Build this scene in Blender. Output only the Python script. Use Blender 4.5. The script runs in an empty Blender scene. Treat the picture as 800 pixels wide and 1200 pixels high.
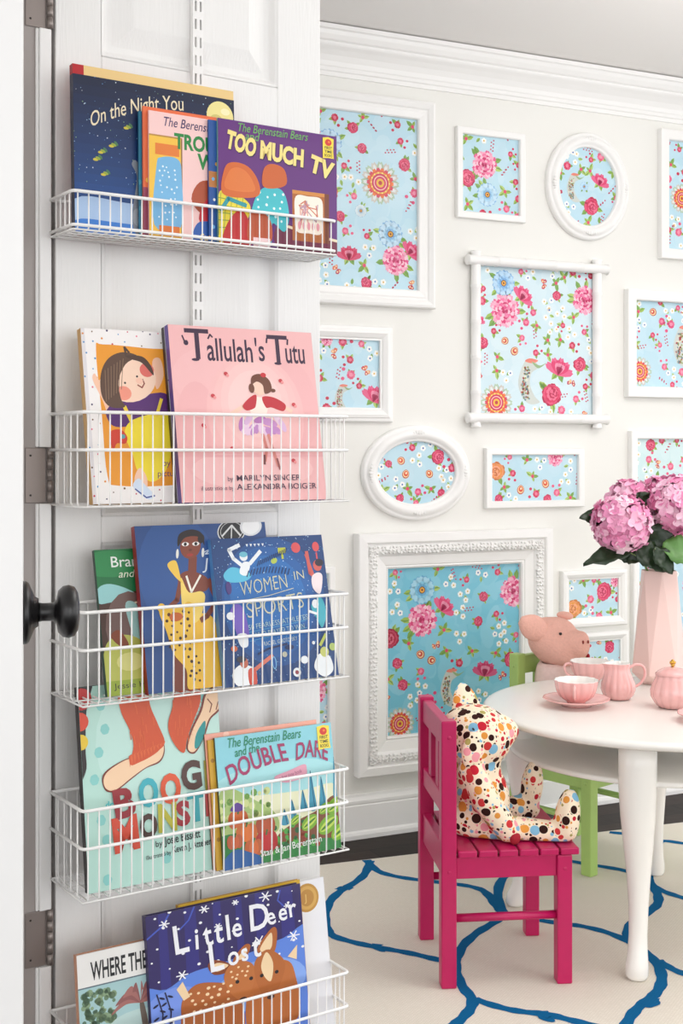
import bpy, bmesh, math, random
from mathutils import Vector, Matrix, Euler
PI = math.pi
sc = bpy.context.scene
COL = sc.collection

# ------------------------------------------------------------------ camera, world, lights, exposure
H = 1.15
cam = bpy.data.objects.new('camera', bpy.data.cameras.new('camera'))
COL.objects.link(cam); sc.camera = cam
cam.location = (0, 0, H); cam.rotation_euler = (PI/2, 0, 0)
cam.data.sensor_width = 36; cam.data.lens = 45; cam.data.shift_y = -70/1200
cam.data.clip_start = 0.05
sc.view_settings.view_transform = 'Standard'; sc.view_settings.look = 'None'
sc.view_settings.gamma = 1; sc.view_settings.exposure = -0.05
sc.view_settings.use_curve_mapping = False
world = bpy.data.worlds.new('world'); sc.world = world; world.use_nodes = True
bg = world.node_tree.nodes['Background']
bg.inputs[0].default_value = (0.97, 0.98, 1.0, 1); bg.inputs[1].default_value = 1.95
def area(name, loc, target, sx, sy, power, col=(1, 1, 1)):
    l = bpy.data.lights.new(name, 'AREA'); l.shape = 'RECTANGLE'; l.size = sx; l.size_y = sy
    l.energy = power; l.color = col
    o = bpy.data.objects.new(name, l); COL.objects.link(o); o.location = loc
    o.rotation_euler = (Vector(target)-Vector(loc)).to_track_quat('-Z', 'Y').to_euler()
    return o
area('window_daylight', (3.0, 0.9, 1.7), (0.3, 2.9, 0.9), 1.4, 1.4, 9, (1.0, 0.985, 0.96))
area('rear_window_daylight', (1.8, -1.8, 1.7), (0.8, 2.9, 0.9), 1.6, 1.6, 19, (1.0, 0.99, 0.97))
area('camera_side_fill', (-0.7, -1.3, 1.7), (-0.2, 1.6, 0.9), 1.0, 1.4, 5, (1.0, 0.99, 0.97))  # added fill behind the camera, brightens the edge of the left leaf
area('downward_fill', (1.4, 2.6, 2.34), (1.4, 2.6, 0), 1.2, 1.2, 12, (1.0, 0.99, 0.97))  # added fill from above for the table, rug and other upward faces
area('upward_fill', (1.7, 2.4, 1.0), (1.7, 2.4, 2.4), 0.6, 0.6, 27, (1.0, 0.995, 0.985)).data.spread = math.radians(130)  # added fill out of view, aimed up to brighten the ceiling

# ------------------------------------------------------------------ colour and material helpers
def lin(c):
    c = c/255.0
    return c/12.92 if c <= 0.04045 else ((c+0.055)/1.055)**2.4
def C(r, g=None, b=None):
    if isinstance(r, str):
        r, g, b = int(r[0:2], 16), int(r[2:4], 16), int(r[4:6], 16)
    if isinstance(r, tuple): r, g, b = r
    return (lin(r), lin(g), lin(b), 1.0)
def mat(name, col, rough=0.5, bump=0.0, bscale=60, metal=0.0, coat=0.0, vary=0.0, stretch=None, spec=0.5):
    m = bpy.data.materials.new(name); m.use_nodes = True
    nt = m.node_tree; p = nt.nodes['Principled BSDF']
    p.inputs['Base Color'].default_value = C(col); p.inputs['Roughness'].default_value = rough
    p.inputs['Metallic'].default_value = metal; p.inputs['Coat Weight'].default_value = coat
    p.inputs['Specular IOR Level'].default_value = spec
    tc = nt.nodes.new('ShaderNodeTexCoord'); mp = nt.nodes.new('ShaderNodeMapping')
    nt.links.new(tc.outputs['Object'], mp.inputs[0])
    if stretch: mp.inputs['Scale'].default_value = stretch
    nz = nt.nodes.new('ShaderNodeTexNoise'); nz.inputs['Scale'].default_value = bscale; nz.inputs['Detail'].default_value = 4
    nt.links.new(mp.outputs[0], nz.inputs['Vector'])
    if bump:
        b = nt.nodes.new('ShaderNodeBump'); b.inputs['Strength'].default_value = bump; b.inputs['Distance'].default_value = 0.002
        nt.links.new(nz.outputs[0], b.inputs['Height']); nt.links.new(b.outputs[0], p.inputs['Normal'])
    if vary:
        mx = nt.nodes.new('ShaderNodeMix'); mx.data_type = 'RGBA'
        c = C(col); mx.inputs[6].default_value = tuple(x*(1-vary) for x in c[:3])+(1,)
        mx.inputs[7].default_value = tuple(min(1, x*(1+vary)) for x in c[:3])+(1,)
        nt.links.new(nz.outputs[0], mx.inputs[0]); nt.links.new(mx.outputs[2], p.inputs['Base Color'])
    return m
def attr_mat(name, rough=0.4, coat=0.0, bump=0.0, bscale=400):
    m = mat(name, (255, 255, 255), rough, bump, bscale, coat=coat)
    nt = m.node_tree; a = nt.nodes.new('ShaderNodeAttribute'); a.attribute_name = 'col'
    nt.links.new(a.outputs['Color'], nt.nodes['Principled BSDF'].inputs['Base Color'])
    return m

M = {}
M['wall'] = mat('wall_paint', (237, 236, 231), 0.7, 0.05, 150)
M['ceiling'] = mat('ceiling_paint', (236, 233, 230), 0.8, 0.05, 150)
M['trim'] = mat('gloss_white_trim', (244, 243, 241), 0.35, 0.04, 40)
M['door'] = mat('door_white_paint', (240, 239, 237), 0.38, 0.35, 60, stretch=(6, 6, 0.35))
M['jamb'] = mat('jamb_shade_grey', (168, 160, 156), 0.5, 0.1, 60)  # white jamb standing in shade; the shade is put into this grey
M['metal'] = mat('hinge_metal', (150, 140, 135), 0.4, 0.05, 80, metal=0.6)
M['dark'] = mat('dark_screw', (60, 55, 52), 0.5, metal=0.5)
M['knob'] = mat('oil_rubbed_black', (22, 21, 22), 0.32, 0.08, 90)
M['wire'] = mat('white_coated_wire', (250, 249, 247), 0.3, 0.05, 90)
M['frame'] = mat('white_frame_paint', (244, 243, 241), 0.35, 0.08, 45)
M['ornate'] = mat('chalky_white_plaster', (241, 240, 238), 0.5, 0.25, 120)
M['print'] = attr_mat('printed_cover', 0.4, 0.12)
M['fabric'] = attr_mat('printed_fabric', 0.55, 0.25, 0.1, 900)
M['pages'] = mat('book_pages', (236, 226, 205), 0.8, 0.5, 300, stretch=(1, 8, 1))
M['magenta'] = mat('magenta_paint', (188, 18, 88), 0.34, 0.12, 50, vary=0.08)
M['lime'] = mat('lime_green_paint', (168, 200, 112), 0.4, 0.12, 50, vary=0.05)
M['table'] = mat('white_table_paint', (244, 241, 235), 0.22, 0.04, 30)
M['china'] = mat('pink_china', (238, 182, 178), 0.14, coat=0.4)
M['china_in'] = mat('white_china', (250, 245, 240), 0.15, coat=0.4)
M['gold'] = mat('gold_knob', (214, 170, 80), 0.25, metal=1.0)
M['vase'] = mat('blush_vase', (236, 202, 194), 0.35, 0.03, 50)
M['pig'] = mat('pink_plush', (240, 186, 170), 0.95, 1.0, 160, vary=0.09, spec=0.1)
M['pigcloth'] = mat('pale_pink_cloth', (244, 214, 206), 0.9, 0.5, 120, vary=0.08)
M['black'] = mat('black_bead', (15, 14, 14), 0.2)
M['leaf'] = mat('dark_leaf', (30, 52, 26), 0.35, 0.4, 60, vary=0.35)
M['leaf2'] = mat('green_leaf', (92, 140, 70), 0.4, 0.4, 60, vary=0.2)
M['stem'] = mat('green_stem', (120, 150, 80), 0.5)
M['petal'] = attr_mat('hydrangea_petal', 0.6, 0.0, 0.2, 200)
M['ear_dark'] = mat('plush_nostril', (150, 70, 62), 0.9)
M['redfelt'] = mat('dark_red_felt', (165, 28, 45), 0.9, 0.5, 150)
M['rug'] = attr_mat('woven_rug', 0.95, 0.0)
M['rug'].node_tree.nodes['Principled BSDF'].inputs['Specular IOR Level'].default_value = 0.1

def rug_weave():
    nt = M['rug'].node_tree; p = nt.nodes['Principled BSDF']
    at = [n for n in nt.nodes if n.type == 'ATTRIBUTE'][0]; tc = [n for n in nt.nodes if n.type == 'TEX_COORD'][0]
    br = nt.nodes.new('ShaderNodeTexBrick'); mp = nt.nodes.new('ShaderNodeMapping')
    mp.inputs['Rotation'].default_value = (0, 0, 0.1)
    nt.links.new(tc.outputs['Object'], mp.inputs[0]); nt.links.new(mp.outputs[0], br.inputs['Vector'])
    br.inputs['Scale'].default_value = 60; br.inputs['Mortar Size'].default_value = 0.05
    br.inputs['Color1'].default_value = (1, 1, 1, 1); br.inputs['Color2'].default_value = (0.9, 0.89, 0.87, 1)
    br.inputs['Mortar'].default_value = (0.72, 0.7, 0.66, 1)
    mx = nt.nodes.new('ShaderNodeMix'); mx.data_type = 'RGBA'; mx.blend_type = 'MULTIPLY'; mx.inputs[0].default_value = 0.55
    nt.links.new(at.outputs['Color'], mx.inputs[6]); nt.links.new(br.outputs['Color'], mx.inputs[7])
    nt.links.new(mx.outputs[2], p.inputs['Base Color'])
    bm_ = nt.nodes.new('ShaderNodeBump'); bm_.inputs['Strength'].default_value = 0.6; bm_.inputs['Distance'].default_value = 0.002
    nt.links.new(br.outputs['Fac'], bm_.inputs['Height']); bm_.invert = True
    nt.links.new(bm_.outputs[0], p.inputs['Normal'])
rug_weave()

def wood_floor():
    m = mat('dark_wood_floor', (36, 27, 24), 0.45, 0.3, 30, spec=0.12)
    nt = m.node_tree; p = nt.nodes['Principled BSDF']; tc = [n for n in nt.nodes if n.type == 'TEX_COORD'][0]
    mp = nt.nodes.new('ShaderNodeMapping'); mp.inputs['Rotation'].default_value = (0, 0, -0.44)
    br = nt.nodes.new('ShaderNodeTexBrick'); br.inputs['Scale'].default_value = 1.0
    br.inputs['Brick Width'].default_value = 1.1; br.inputs['Row Height'].default_value = 0.085; br.inputs['Mortar Size'].default_value = 0.002
    br.inputs['Color1'].default_value = C(48, 36, 31); br.inputs['Color2'].default_value = C(34, 25, 22); br.inputs['Mortar'].default_value = C(10, 8, 7)
    nt.links.new(tc.outputs['Object'], mp.inputs[0]); nt.links.new(mp.outputs[0], br.inputs['Vector'])
    nt.links.new(br.outputs['Color'], p.inputs['Base Color'])
    return m
M['floor'] = wood_floor()

def polka():
    m = bpy.data.materials.new('polka_dot_cotton'); m.use_nodes = True
    nt = m.node_tree; N = nt.nodes; L = nt.links; p = N['Principled BSDF']; p.inputs['Roughness'].default_value = 0.95
    p.inputs['Specular IOR Level'].default_value = 0.15
    tc = N.new('ShaderNodeTexCoord')
    ramp_cols = [(52, 28, 24), (196, 40, 56), (132, 186, 216), (226, 152, 70), (242, 160, 168), (176, 164, 96), (60, 32, 28), (205, 60, 62)]
    def dots(scale, off, rmin, rmax):
        mp = N.new('ShaderNodeMapping'); mp.inputs['Location'].default_value = off
        L.new(tc.outputs['Object'], mp.inputs[0])
        v = N.new('ShaderNodeTexVoronoi'); v.inputs['Scale'].default_value = scale; v.inputs['Randomness'].default_value = 0.6
        L.new(mp.outputs[0], v.inputs['Vector'])
        sep = N.new('ShaderNodeSeparateColor'); L.new(v.outputs['Color'], sep.inputs[0])
        mr = N.new('ShaderNodeMapRange'); mr.inputs[3].default_value = rmin; mr.inputs[4].default_value = rmax
        L.new(sep.outputs[1], mr.inputs[0])
        lt = N.new('ShaderNodeMath'); lt.operation = 'LESS_THAN'
        L.new(v.outputs['Distance'], lt.inputs[0]); L.new(mr.outputs[0], lt.inputs[1])
        r = N.new('ShaderNodeValToRGB'); r.color_ramp.interpolation = 'CONSTANT'
        while len(r.color_ramp.elements) < len(ramp_cols): r.color_ramp.elements.new(0.5)
        for i, c in enumerate(ramp_cols):
            r.color_ramp.elements[i].position = i/len(ramp_cols); r.color_ramp.elements[i].color = C(c)
        L.new(sep.outputs[0], r.inputs[0])
        return lt.outputs[0], r.outputs[0], v.outputs['Distance']
    fs, cs, _ = dots(105, (3.1, 1.7, 0.3), 0.26, 0.46)
    fb, cb, db = dots(46, (0, 0, 0), 0.3, 0.56)
    far = N.new('ShaderNodeMath'); far.operation = 'GREATER_THAN'; far.inputs[1].default_value = 0.56; L.new(db, far.inputs[0])
    both = N.new('ShaderNodeMath'); both.operation = 'MULTIPLY'; L.new(far.outputs[0], both.inputs[0]); L.new(fs, both.inputs[1]); fs = both.outputs[0]
    mx1 = N.new('ShaderNodeMix'); mx1.data_type = 'RGBA'; mx1.inputs[6].default_value = C(250, 232, 206)
    L.new(fs, mx1.inputs[0]); L.new(cs, mx1.inputs[7])
    mx2 = N.new('ShaderNodeMix'); mx2.data_type = 'RGBA'
    L.new(fb, mx2.inputs[0]); L.new(mx1.outputs[2], mx2.inputs[6]); L.new(cb, mx2.inputs[7])
    L.new(mx2.outputs[2], p.inputs['Base Color'])
    return m
M['polka'] = polka()

# ------------------------------------------------------------------ mesh builder
class MB:
    def __init__(s): s.v = []; s.f = []; s.m = []; s.c = []; s.sm = []
    def add(s, verts, faces, mi=0, col=None, smooth=False):
        b = len(s.v); s.v += [tuple(x) for x in verts]
        for f in faces:
            s.f.append([i+b for i in f]); s.m.append(mi); s.c.append(col or (1, 1, 1, 1)); s.sm.append(smooth)
        return s
    def box(s, x0, x1, y0, y1, z0, z1, mi=0, col=None):
        v = [(x, y, z) for x in (x0, x1) for y in (y0, y1) for z in (z0, z1)]
        return s.add(v, [(0, 1, 3, 2), (4, 6, 7, 5), (0, 4, 5, 1), (2, 3, 7, 6), (0, 2, 6, 4), (1, 5, 7, 3)], mi, col)
    def loft(s, rings, caps=True, mi=0, col=None, smooth=True, close=True):
        n = len(rings[0]); v = [p for r in rings for p in r]; f = []
        for i in range(len(rings)-1):
            for j in range(n if close else n-1):
                a = i*n+j; b = i*n+(j+1) % n; f.append((a, b, b+n, a+n))
        if caps:
            f.append(tuple(reversed(range(n)))); f.append(tuple(range((len(rings)-1)*n, len(rings)*n)))
        return s.add(v, f, mi, col, smooth)
    def tube(s, pts, r, n=8, mi=0, col=None, closed=False, smooth=True):
        P = [Vector(p) for p in pts]; R = r if isinstance(r, (list, tuple)) else [r]*len(P)
        rings = []; up = None; k = len(P)
        for i in range(k):
            if closed: t = (P[(i+1) % k]-P[i-1])
            else: t = P[min(i+1, k-1)]-P[max(i-1, 0)]
            t.normalize()
            if up is None:
                up = Vector((0, 0, 1)) if abs(t.z) < 0.9 else Vector((1, 0, 0))
            a = (up-t*up.dot(t)); a.normalize(); b = t.cross(a); up = a
            rings.append([P[i]+(a*math.cos(2*PI*j/n)+b*math.sin(2*PI*j/n))*R[i] for j in range(n)])
        if closed: rings.append(rings[0])
        return s.loft(rings, not closed, mi, col, smooth)
    def lathe(s, prof, n=48, mi=0, cx=0, cy=0, flute=None, col=None, smooth=True):
        rings = []
        for r, z in prof:
            rings.append([(cx+max(r, 1e-5)*(flute(2*PI*j/n, z) if flute else 1)*math.cos(2*PI*j/n),
                           cy+max(r, 1e-5)*(flute(2*PI*j/n, z) if flute else 1)*math.sin(2*PI*j/n), z) for j in range(n)])
        return s.loft(rings, False, mi, col, smooth)
    def ball(s, c, r, rot=(0, 0, 0), n=20, mi=0, col=None, smooth=True):
        rr = (r, r, r) if not isinstance(r, (tuple, list)) else r
        E_ = Euler(rot).to_matrix(); c = Vector(c); rings = []
        for i in range(1, n//2):
            t = PI*i/(n//2)
            rings.append([c+E_ @ Vector((rr[0]*math.sin(t)*math.cos(2*PI*j/n), rr[1]*math.sin(t)*math.sin(2*PI*j/n), -rr[2]*math.cos(t))) for j in range(n)])
        return s.loft(rings, True, mi, col, smooth)
    def rect_ring(s, x0, x1, z0, z1, prof, mi=0, col=None, smooth=False):
        rings = [[(x0+i, -d, z0+i), (x1-i, -d, z0+i), (x1-i, -d, z1-i), (x0+i, -d, z1-i)] for i, d in prof]
        return s.loft(rings, False, mi, col, smooth)
    def oval_ring(s, cx, cz, a, b, prof, n=72, mi=0):
        rings = [[(cx+(a-i)*math.cos(2*PI*j/n), -d, cz+(b-i)*math.sin(2*PI*j/n)) for j in range(n)] for i, d in prof]
        return s.loft(rings, False, mi, None, True)
    def build(s, name, mats, parent=None, bevel=0, seg=2):
        me = bpy.data.meshes.new(name); me.from_pydata(s.v, [], s.f)
        mats = mats if isinstance(mats, (list, tuple)) else [mats]
        for m in mats: me.materials.append(m)
        me.polygons.foreach_set('material_index', s.m); me.polygons.foreach_set('use_smooth', s.sm)
        if any(c != (1, 1, 1, 1) for c in s.c):
            ca = me.color_attributes.new('col', 'FLOAT_COLOR', 'CORNER'); buf = []
            for p, c in zip(me.polygons, s.c): buf += list(c)*p.loop_total
            ca.data.foreach_set('color', buf)
        me.update()
        o = bpy.data.objects.new(name, me); COL.objects.link(o)
        if parent: o.parent = parent
        if bevel:
            b = o.modifiers.new('bevel', 'BEVEL'); b.width = bevel; b.segments = seg; b.limit_method = 'ANGLE'
        return o
def tag(o, label=None, cat=None, group=None, kind=None):
    if label: o['label'] = label
    if cat: o['category'] = cat
    if group: o['group'] = group
    if kind: o['kind'] = kind
    return o
def thing(name, label, cat, loc=(0, 0, 0), rz=0, group=None, tilt=0):
    o = bpy.data.objects.new(name, None); COL.objects.link(o); o.empty_display_size = 0.05
    o.location = loc; o.rotation_euler = (tilt, 0, rz)
    return tag(o, label, cat, group)
def struct(o, label=None): return tag(o, label, None, None, 'structure')
def fuse(mb, name, m, parent, voxel=0.006, smooth=6):
    """join overlapping closed shapes into one continuous skin"""
    t = mb.build('tmp', m)
    r = t.modifiers.new('r', 'REMESH'); r.mode = 'VOXEL'; r.voxel_size = voxel; r.use_smooth_shade = True
    q = t.modifiers.new('s', 'SMOOTH'); q.iterations = smooth; q.factor = 0.5
    dg = bpy.context.evaluated_depsgraph_get()
    me = bpy.data.meshes.new_from_object(t.evaluated_get(dg)); me.name = name
    bpy.data.objects.remove(t)
    me.materials.clear(); me.materials.append(m)
    for p in me.polygons: p.use_smooth = True
    o = bpy.data.objects.new(name, me); COL.objects.link(o)
    if parent: o.parent = parent
    return o

# ------------------------------------------------------------------ the place's own frames of reference
class Fr:
    def __init__(s, ox, oy, ex, ey):
        l = math.hypot(ex, ey); s.o = (ox, oy); s.e = (ex/l, ey/l); s.n = (-ey/l, ex/l); s.a = math.atan2(ey, ex)
    def at(s, x, y, z=0): return Vector((s.o[0]+x*s.e[0]+y*s.n[0], s.o[1]+x*s.e[1]+y*s.n[1], z))
    def hit(s, px, py, dep=0):
        k = (px-400)/1500; ox = s.o[0]+dep*s.n[0]; oy = s.o[1]+dep*s.n[1]
        t = (k*oy-ox)/(s.e[0]-k*s.e[1]); Y = oy+t*s.e[1]
        return t, H-(py-530)*Y/1500
DOOR = Fr(-.1407, 1.925, .836, .549)
WALL = Fr(.1287, 3.86, .905, .425)
def floor_at(px, py, z=0):
    Y = (H-z)*1500/(py-530); return Vector(((px-400)/1500*Y, Y, z))

# ------------------------------------------------------------------ flat printed artwork (coloured polygons in a plane, with text)
_tc = {}
def text_polys(s, bold=0.0):
    k = (s, bold)
    if k not in _tc:
        cu = bpy.data.curves.new('t', 'FONT'); cu.body = s; cu.size = 1; cu.offset = bold; cu.resolution_u = 3
        o = bpy.data.objects.new('t', cu); COL.objects.link(o)
        dg = bpy.context.evaluated_depsgraph_get(); dg.update()
        me = o.evaluated_get(dg).to_mesh()
        _tc[k] = ([[(me.vertices[i].co.x, me.vertices[i].co.y) for i in p.vertices] for p in me.polygons],
                  max([v.co.x for v in me.vertices], default=0))
        o.evaluated_get(dg).to_mesh_clear(); bpy.data.objects.remove(o); bpy.data.curves.remove(cu)
    return _tc[k]
class Art:
    """u to the right in 0..1 of the width, v downwards in 0..1 of the height"""
    def __init__(s, w, h, base=None, clip=True):
        s.w = w; s.h = h; s.L = 1; s.p = []; s.clip = clip; s.asp = h/w; s.xf = None
        if base: s.rect(0, 0, 1, 1, base)
    def poly(s, pts, col, L=None, auto=True):
        if s.xf: pts = [s.xf(u, v) for u, v in pts]
        q = [(u*s.w, (1-v)*s.h) for u, v in pts]
        if s.clip:
            for ax, sg, lim in ((0, 1, 0), (0, -1, -s.w), (1, 1, 0), (1, -1, -s.h)):
                out = []
                for i in range(len(q)):
                    a, b = q[i-1], q[i]; da = sg*a[ax]-lim; db = sg*b[ax]-lim
                    if (da >= 0) != (db >= 0):
                        t = da/(da-db); out.append((a[0]+(b[0]-a[0])*t, a[1]+(b[1]-a[1])*t))
                    if db >= 0: out.append(b)
                q = out
                if len(q) < 3: return
        ar = sum(q[i-1][0]*q[i][1]-q[i][0]*q[i-1][1] for i in range(len(q)))
        if abs(ar) < 1e-10: return
        if ar < 0: q.reverse()
        if L is None:
            L = s.L
            if auto: s.L += 1
        s.p.append((q, C(col) if not (isinstance(col, tuple) and len(col) == 4) else col, L))
    def rect(s, u0, v0, u1, v1, col, L=None): s.poly([(u0, v0), (u1, v0), (u1, v1), (u0, v1)], col, L)
    def ell(s, u, v, ru, rv=None, col=(0, 0, 0), rot=0, n=16, L=None):
        """radii in units of the width"""
        rv = ru if rv is None else rv; c, sn = math.cos(rot), math.sin(rot)
        s.poly([(u+ru*math.cos(2*PI*i/n)*c-rv*math.sin(2*PI*i/n)*sn, v+(ru*math.cos(2*PI*i/n)*sn+rv*math.sin(2*PI*i/n)*c)/s.asp) for i in range(n)], col, L)
    def blob(s, pts, col, L=None, k=5):
        """closed smooth outline through the points"""
        out = []; n = len(pts)
        for i in range(n):
            p0, p1, p2, p3 = pts[i-1], pts[i], pts[(i+1) % n], pts[(i+2) % n]
            for j in range(k):
                t = j/k; out.append(tuple(0.5*(2*p1[a]+(p2[a]-p0[a])*t+(2*p0[a]-5*p1[a]+4*p2[a]-p3[a])*t*t+(3*p1[a]-p0[a]-3*p2[a]+p3[a])*t**3) for a in (0, 1)))
        s.poly(out, col, L)
    def line(s, pts, wd, col, L=None):
        """wd in units of the width"""
        if L is None: L = s.L; s.L += 1
        q = [(u, v*s.asp) for u, v in pts]
        for i in range(len(q)-1):
            a, b = q[i], q[i+1]; d = math.hypot(b[0]-a[0], b[1]-a[1]) or 1e-6
            nx, ny = -(b[1]-a[1])/d*wd/2, (b[0]-a[0])/d*wd/2; ex, ey = (b[0]-a[0])/d*wd*.25, (b[1]-a[1])/d*wd*.25
            s.poly([(x, y/s.asp) for x, y in ((a[0]+nx-ex, a[1]+ny-ey), (b[0]+nx+ex, b[1]+ny+ey), (b[0]-nx+ex, b[1]-ny+ey), (a[0]-nx-ex, a[1]-ny-ey))], col, L)
    def text(s, t, u, v, size, col, bold=0.0, shear=0.0, rot=0.0, width=None, bend=None, sy=1.0, L=None):
        """size in units of the width; (u, v) = start of the baseline; width = fitted width; bend(x01) -> (dv, slope)"""
        polys, W = text_polys(t, bold)
        if not W: return
        kx = width/W if width else size; ky = size*sy
        if L is None: L = s.L; s.L += 1
        cr, sr = math.cos(rot), math.sin(rot)
        for p in polys:
            out = []
            for x, y in p:
                X = x*kx+y*shear*ky; Y = y*ky
                if bend: Y += bend(x/W)
                out.append((u+X*cr-Y*sr, v-(X*sr+Y*cr)/s.asp))
            s.poly(out, col, L)
    def put(s, mb, x0, z0, y, step=1.3e-5, mi=0):
        for q, col, L in s.p:
            mb.add([(x0+a, y-L*step, z0+b) for a, b in q], [tuple(range(len(q)))], mi, col)

# ------------------------------------------------------------------ room shell
CEIL = 2.39
mb = MB(); mb.box(-4, 5, -2.5, 6.5, -0.12, 0); struct(mb.build('floor', M['floor']))
mb = MB(); mb.box(-4, 5, -2.5, 6.5, CEIL, CEIL+0.1); struct(mb.build('ceiling', M['ceiling']))
def on(fr, o, x=0, y=0, z=0):
    o.location = fr.at(x, y, z); o.rotation_euler = (0, 0, fr.a); return o
mb = MB(); mb.box(-2.4, 2.6, 0, 0.12, 0, CEIL); struct(on(WALL, mb.build('wall_back', M['wall'])))
def extr(prof, x0, x1):
    mb = MB(); mb.loft([[(x, -d, z) for d, z in prof] for x in (x0, x1)], True, smooth=False); return mb
base_prof = [(0, 0), (.021, 0), (.021, .012), (.018, .02), (.013, .024), (.013, .096), (.011, .1), (.0125, .104), (.0125, .112), (.009, .117), (.006, .122), (.005, .13), (0, .13)]
struct(on(WALL, extr(base_prof, -2.4, 2.6).build('baseboard_back', M['trim'])))
cz = CEIL-.004
crown = [(0, cz-.125), (.008, cz-.125), (.008, cz-.113), (.013, cz-.11), (.013, cz-.1), (.016, cz-.097), (.02, cz-.085), (.03, cz-.07), (.043, cz-.058), (.055, cz-.05), (.058, cz-.046), (.058, cz-.04), (.066, cz-.037), (.076, cz-.025), (.082, cz-.015), (.09, cz-.012), (.09, cz), (0, cz)]
struct(on(WALL, extr(crown, -2.4, 2.6).build('trim_3', M['trim'])))

# the inner leaf with the book racks
D0, D1 = -.3017, .1285
door = MB()
TH = .035; P0, P1 = DOOR.hit(119, 340)[0], DOOR.hit(325, 340)[0]
panels = [(0.12, 0.86), (1.085, 1.615), (1.70, 1.98)]
z1t = 2.03
zz = [0.012]+[q for p in panels for q in p]+[z1t]
door.box(D0, P0, 0, TH, 0.012, z1t); door.box(P1, D1, 0, TH, 0.012, z1t)
panels = [(0.13, DOOR.hit(222, 632)[1]), (DOOR.hit(222, 602)[1], 1.552), (DOOR.hit(222, 84)[1], 1.93)]
rails = [0.012]+[q for p in panels for q in p]+[z1t]
for i in range(0, len(rails), 2): door.box(P0, P1, 0, TH, rails[i], rails[i+1])
for a, b in panels:
    door.rect_ring(P0, P1, a, b, [(0, 0), (.004, -.002), (.010, -.0095), (.014, -.010), (.019, -.010), (.048, -.0015), (.05, -.0012)])
    door.add([(P0+.05, .0012, a+.05), (P1-.05, .0012, a+.05), (P1-.05, .0012, b-.05), (P0+.05, .0012, b-.05)], [(0, 1, 2, 3)])
    door.box(P0-.001, P1+.001, .012, TH, a-.001, b+.001)
dobj = struct(on(DOOR, door.build('door_1', M['door'], bevel=.0015)), 'white panelled door leaf carrying the book racks')
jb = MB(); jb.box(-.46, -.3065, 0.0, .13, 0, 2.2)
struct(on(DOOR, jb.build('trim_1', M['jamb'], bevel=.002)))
hz = [DOOR.hit(52, 2)[1], DOOR.hit(52, 557)[1], DOOR.hit(52, 1098)[1]]
hh = .0385
st = MB()
zs = [0]+[q for h_ in sorted(hz) for q in (h_-hh, h_+hh)]
for a, b in ((zs[1]-.5 if zs[1] > .5 else 0.0, zs[1]), (zs[2], zs[3]), (zs[4], zs[5])):
    st.box(-.327, -.3105, -.008, 0, a, b); st.box(-.331, -.327, -.0045, 0, a, b)
struct(on(DOOR, st.build('trim_2', M['trim'], bevel=.0015)))
for h_ in hz:
    hg = MB(); hg.box(-.345, -.316, -.0022, -.0002, h_-hh+.001, h_+hh-.001)
    ho = hg.build('hinge', M['metal'], dobj, bevel=.0008)
    k = MB()
    for j in range(5):
        a = h_-hh+.0015+j*.0151; k.lathe([(0, a), (.0042, a), (.0042, a+.0142), (0, a+.0142)], 14, cx=-.3115, cy=-.0055)
    k.build('hinge_knuckles', M['metal'], ho)
    k = MB()
    for dz in (-.027, .027):
        k = MB(); k.ball((-.338, -.0024, h_+dz), (.0016, .0008, .0016), n=10); k.build('screw', M['dark'], ho)

wl = MB(); wl.box(-2.0, -.465, .02, .13, 0, CEIL); struct(on(DOOR, wl.build('wall_left', M['wall'])))

# the other leaf, seen edge on at the left, with its black knob
kx, kY = -.3345, 1.345
A2 = math.atan2(1, -.2465)
F2 = Fr(kx, kY, math.cos(A2), math.sin(A2))       # x runs away from us along its face
d2 = MB(); d2.box(-.062, .345, 0, .036, 0.012, 2.2)
d2o = struct(on(F2, d2.build('door_2', M['trim'], bevel=.002)), 'white door leaf seen edge on with a black knob')
KZ = H-(718-530)*kY/1500
kn = MB()
def knob_lathe(prof):
    m = MB(); m.lathe(prof, 40)
    m.v = [(x, -z, y+KZ) for x, y, z in m.v]; return m
knob_lathe([(0, .0), (.033, .0), (.033, .003), (.031, .006), (.024, .009), (.017, .012), (.0145, .016), (0, .016)]).build('knob_rose', M['knob'], d2o)
knob_lathe([(0, .014), (.0105, .014), (.0095, .02), (.0095, .031), (.013, .034), (.022, .036), (.0268, .041), (.028, .047), (.026, .053), (.02, .0565), (.01, .058), (0, .058)]).build('door_knob', M['knob'], d2o)

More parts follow.
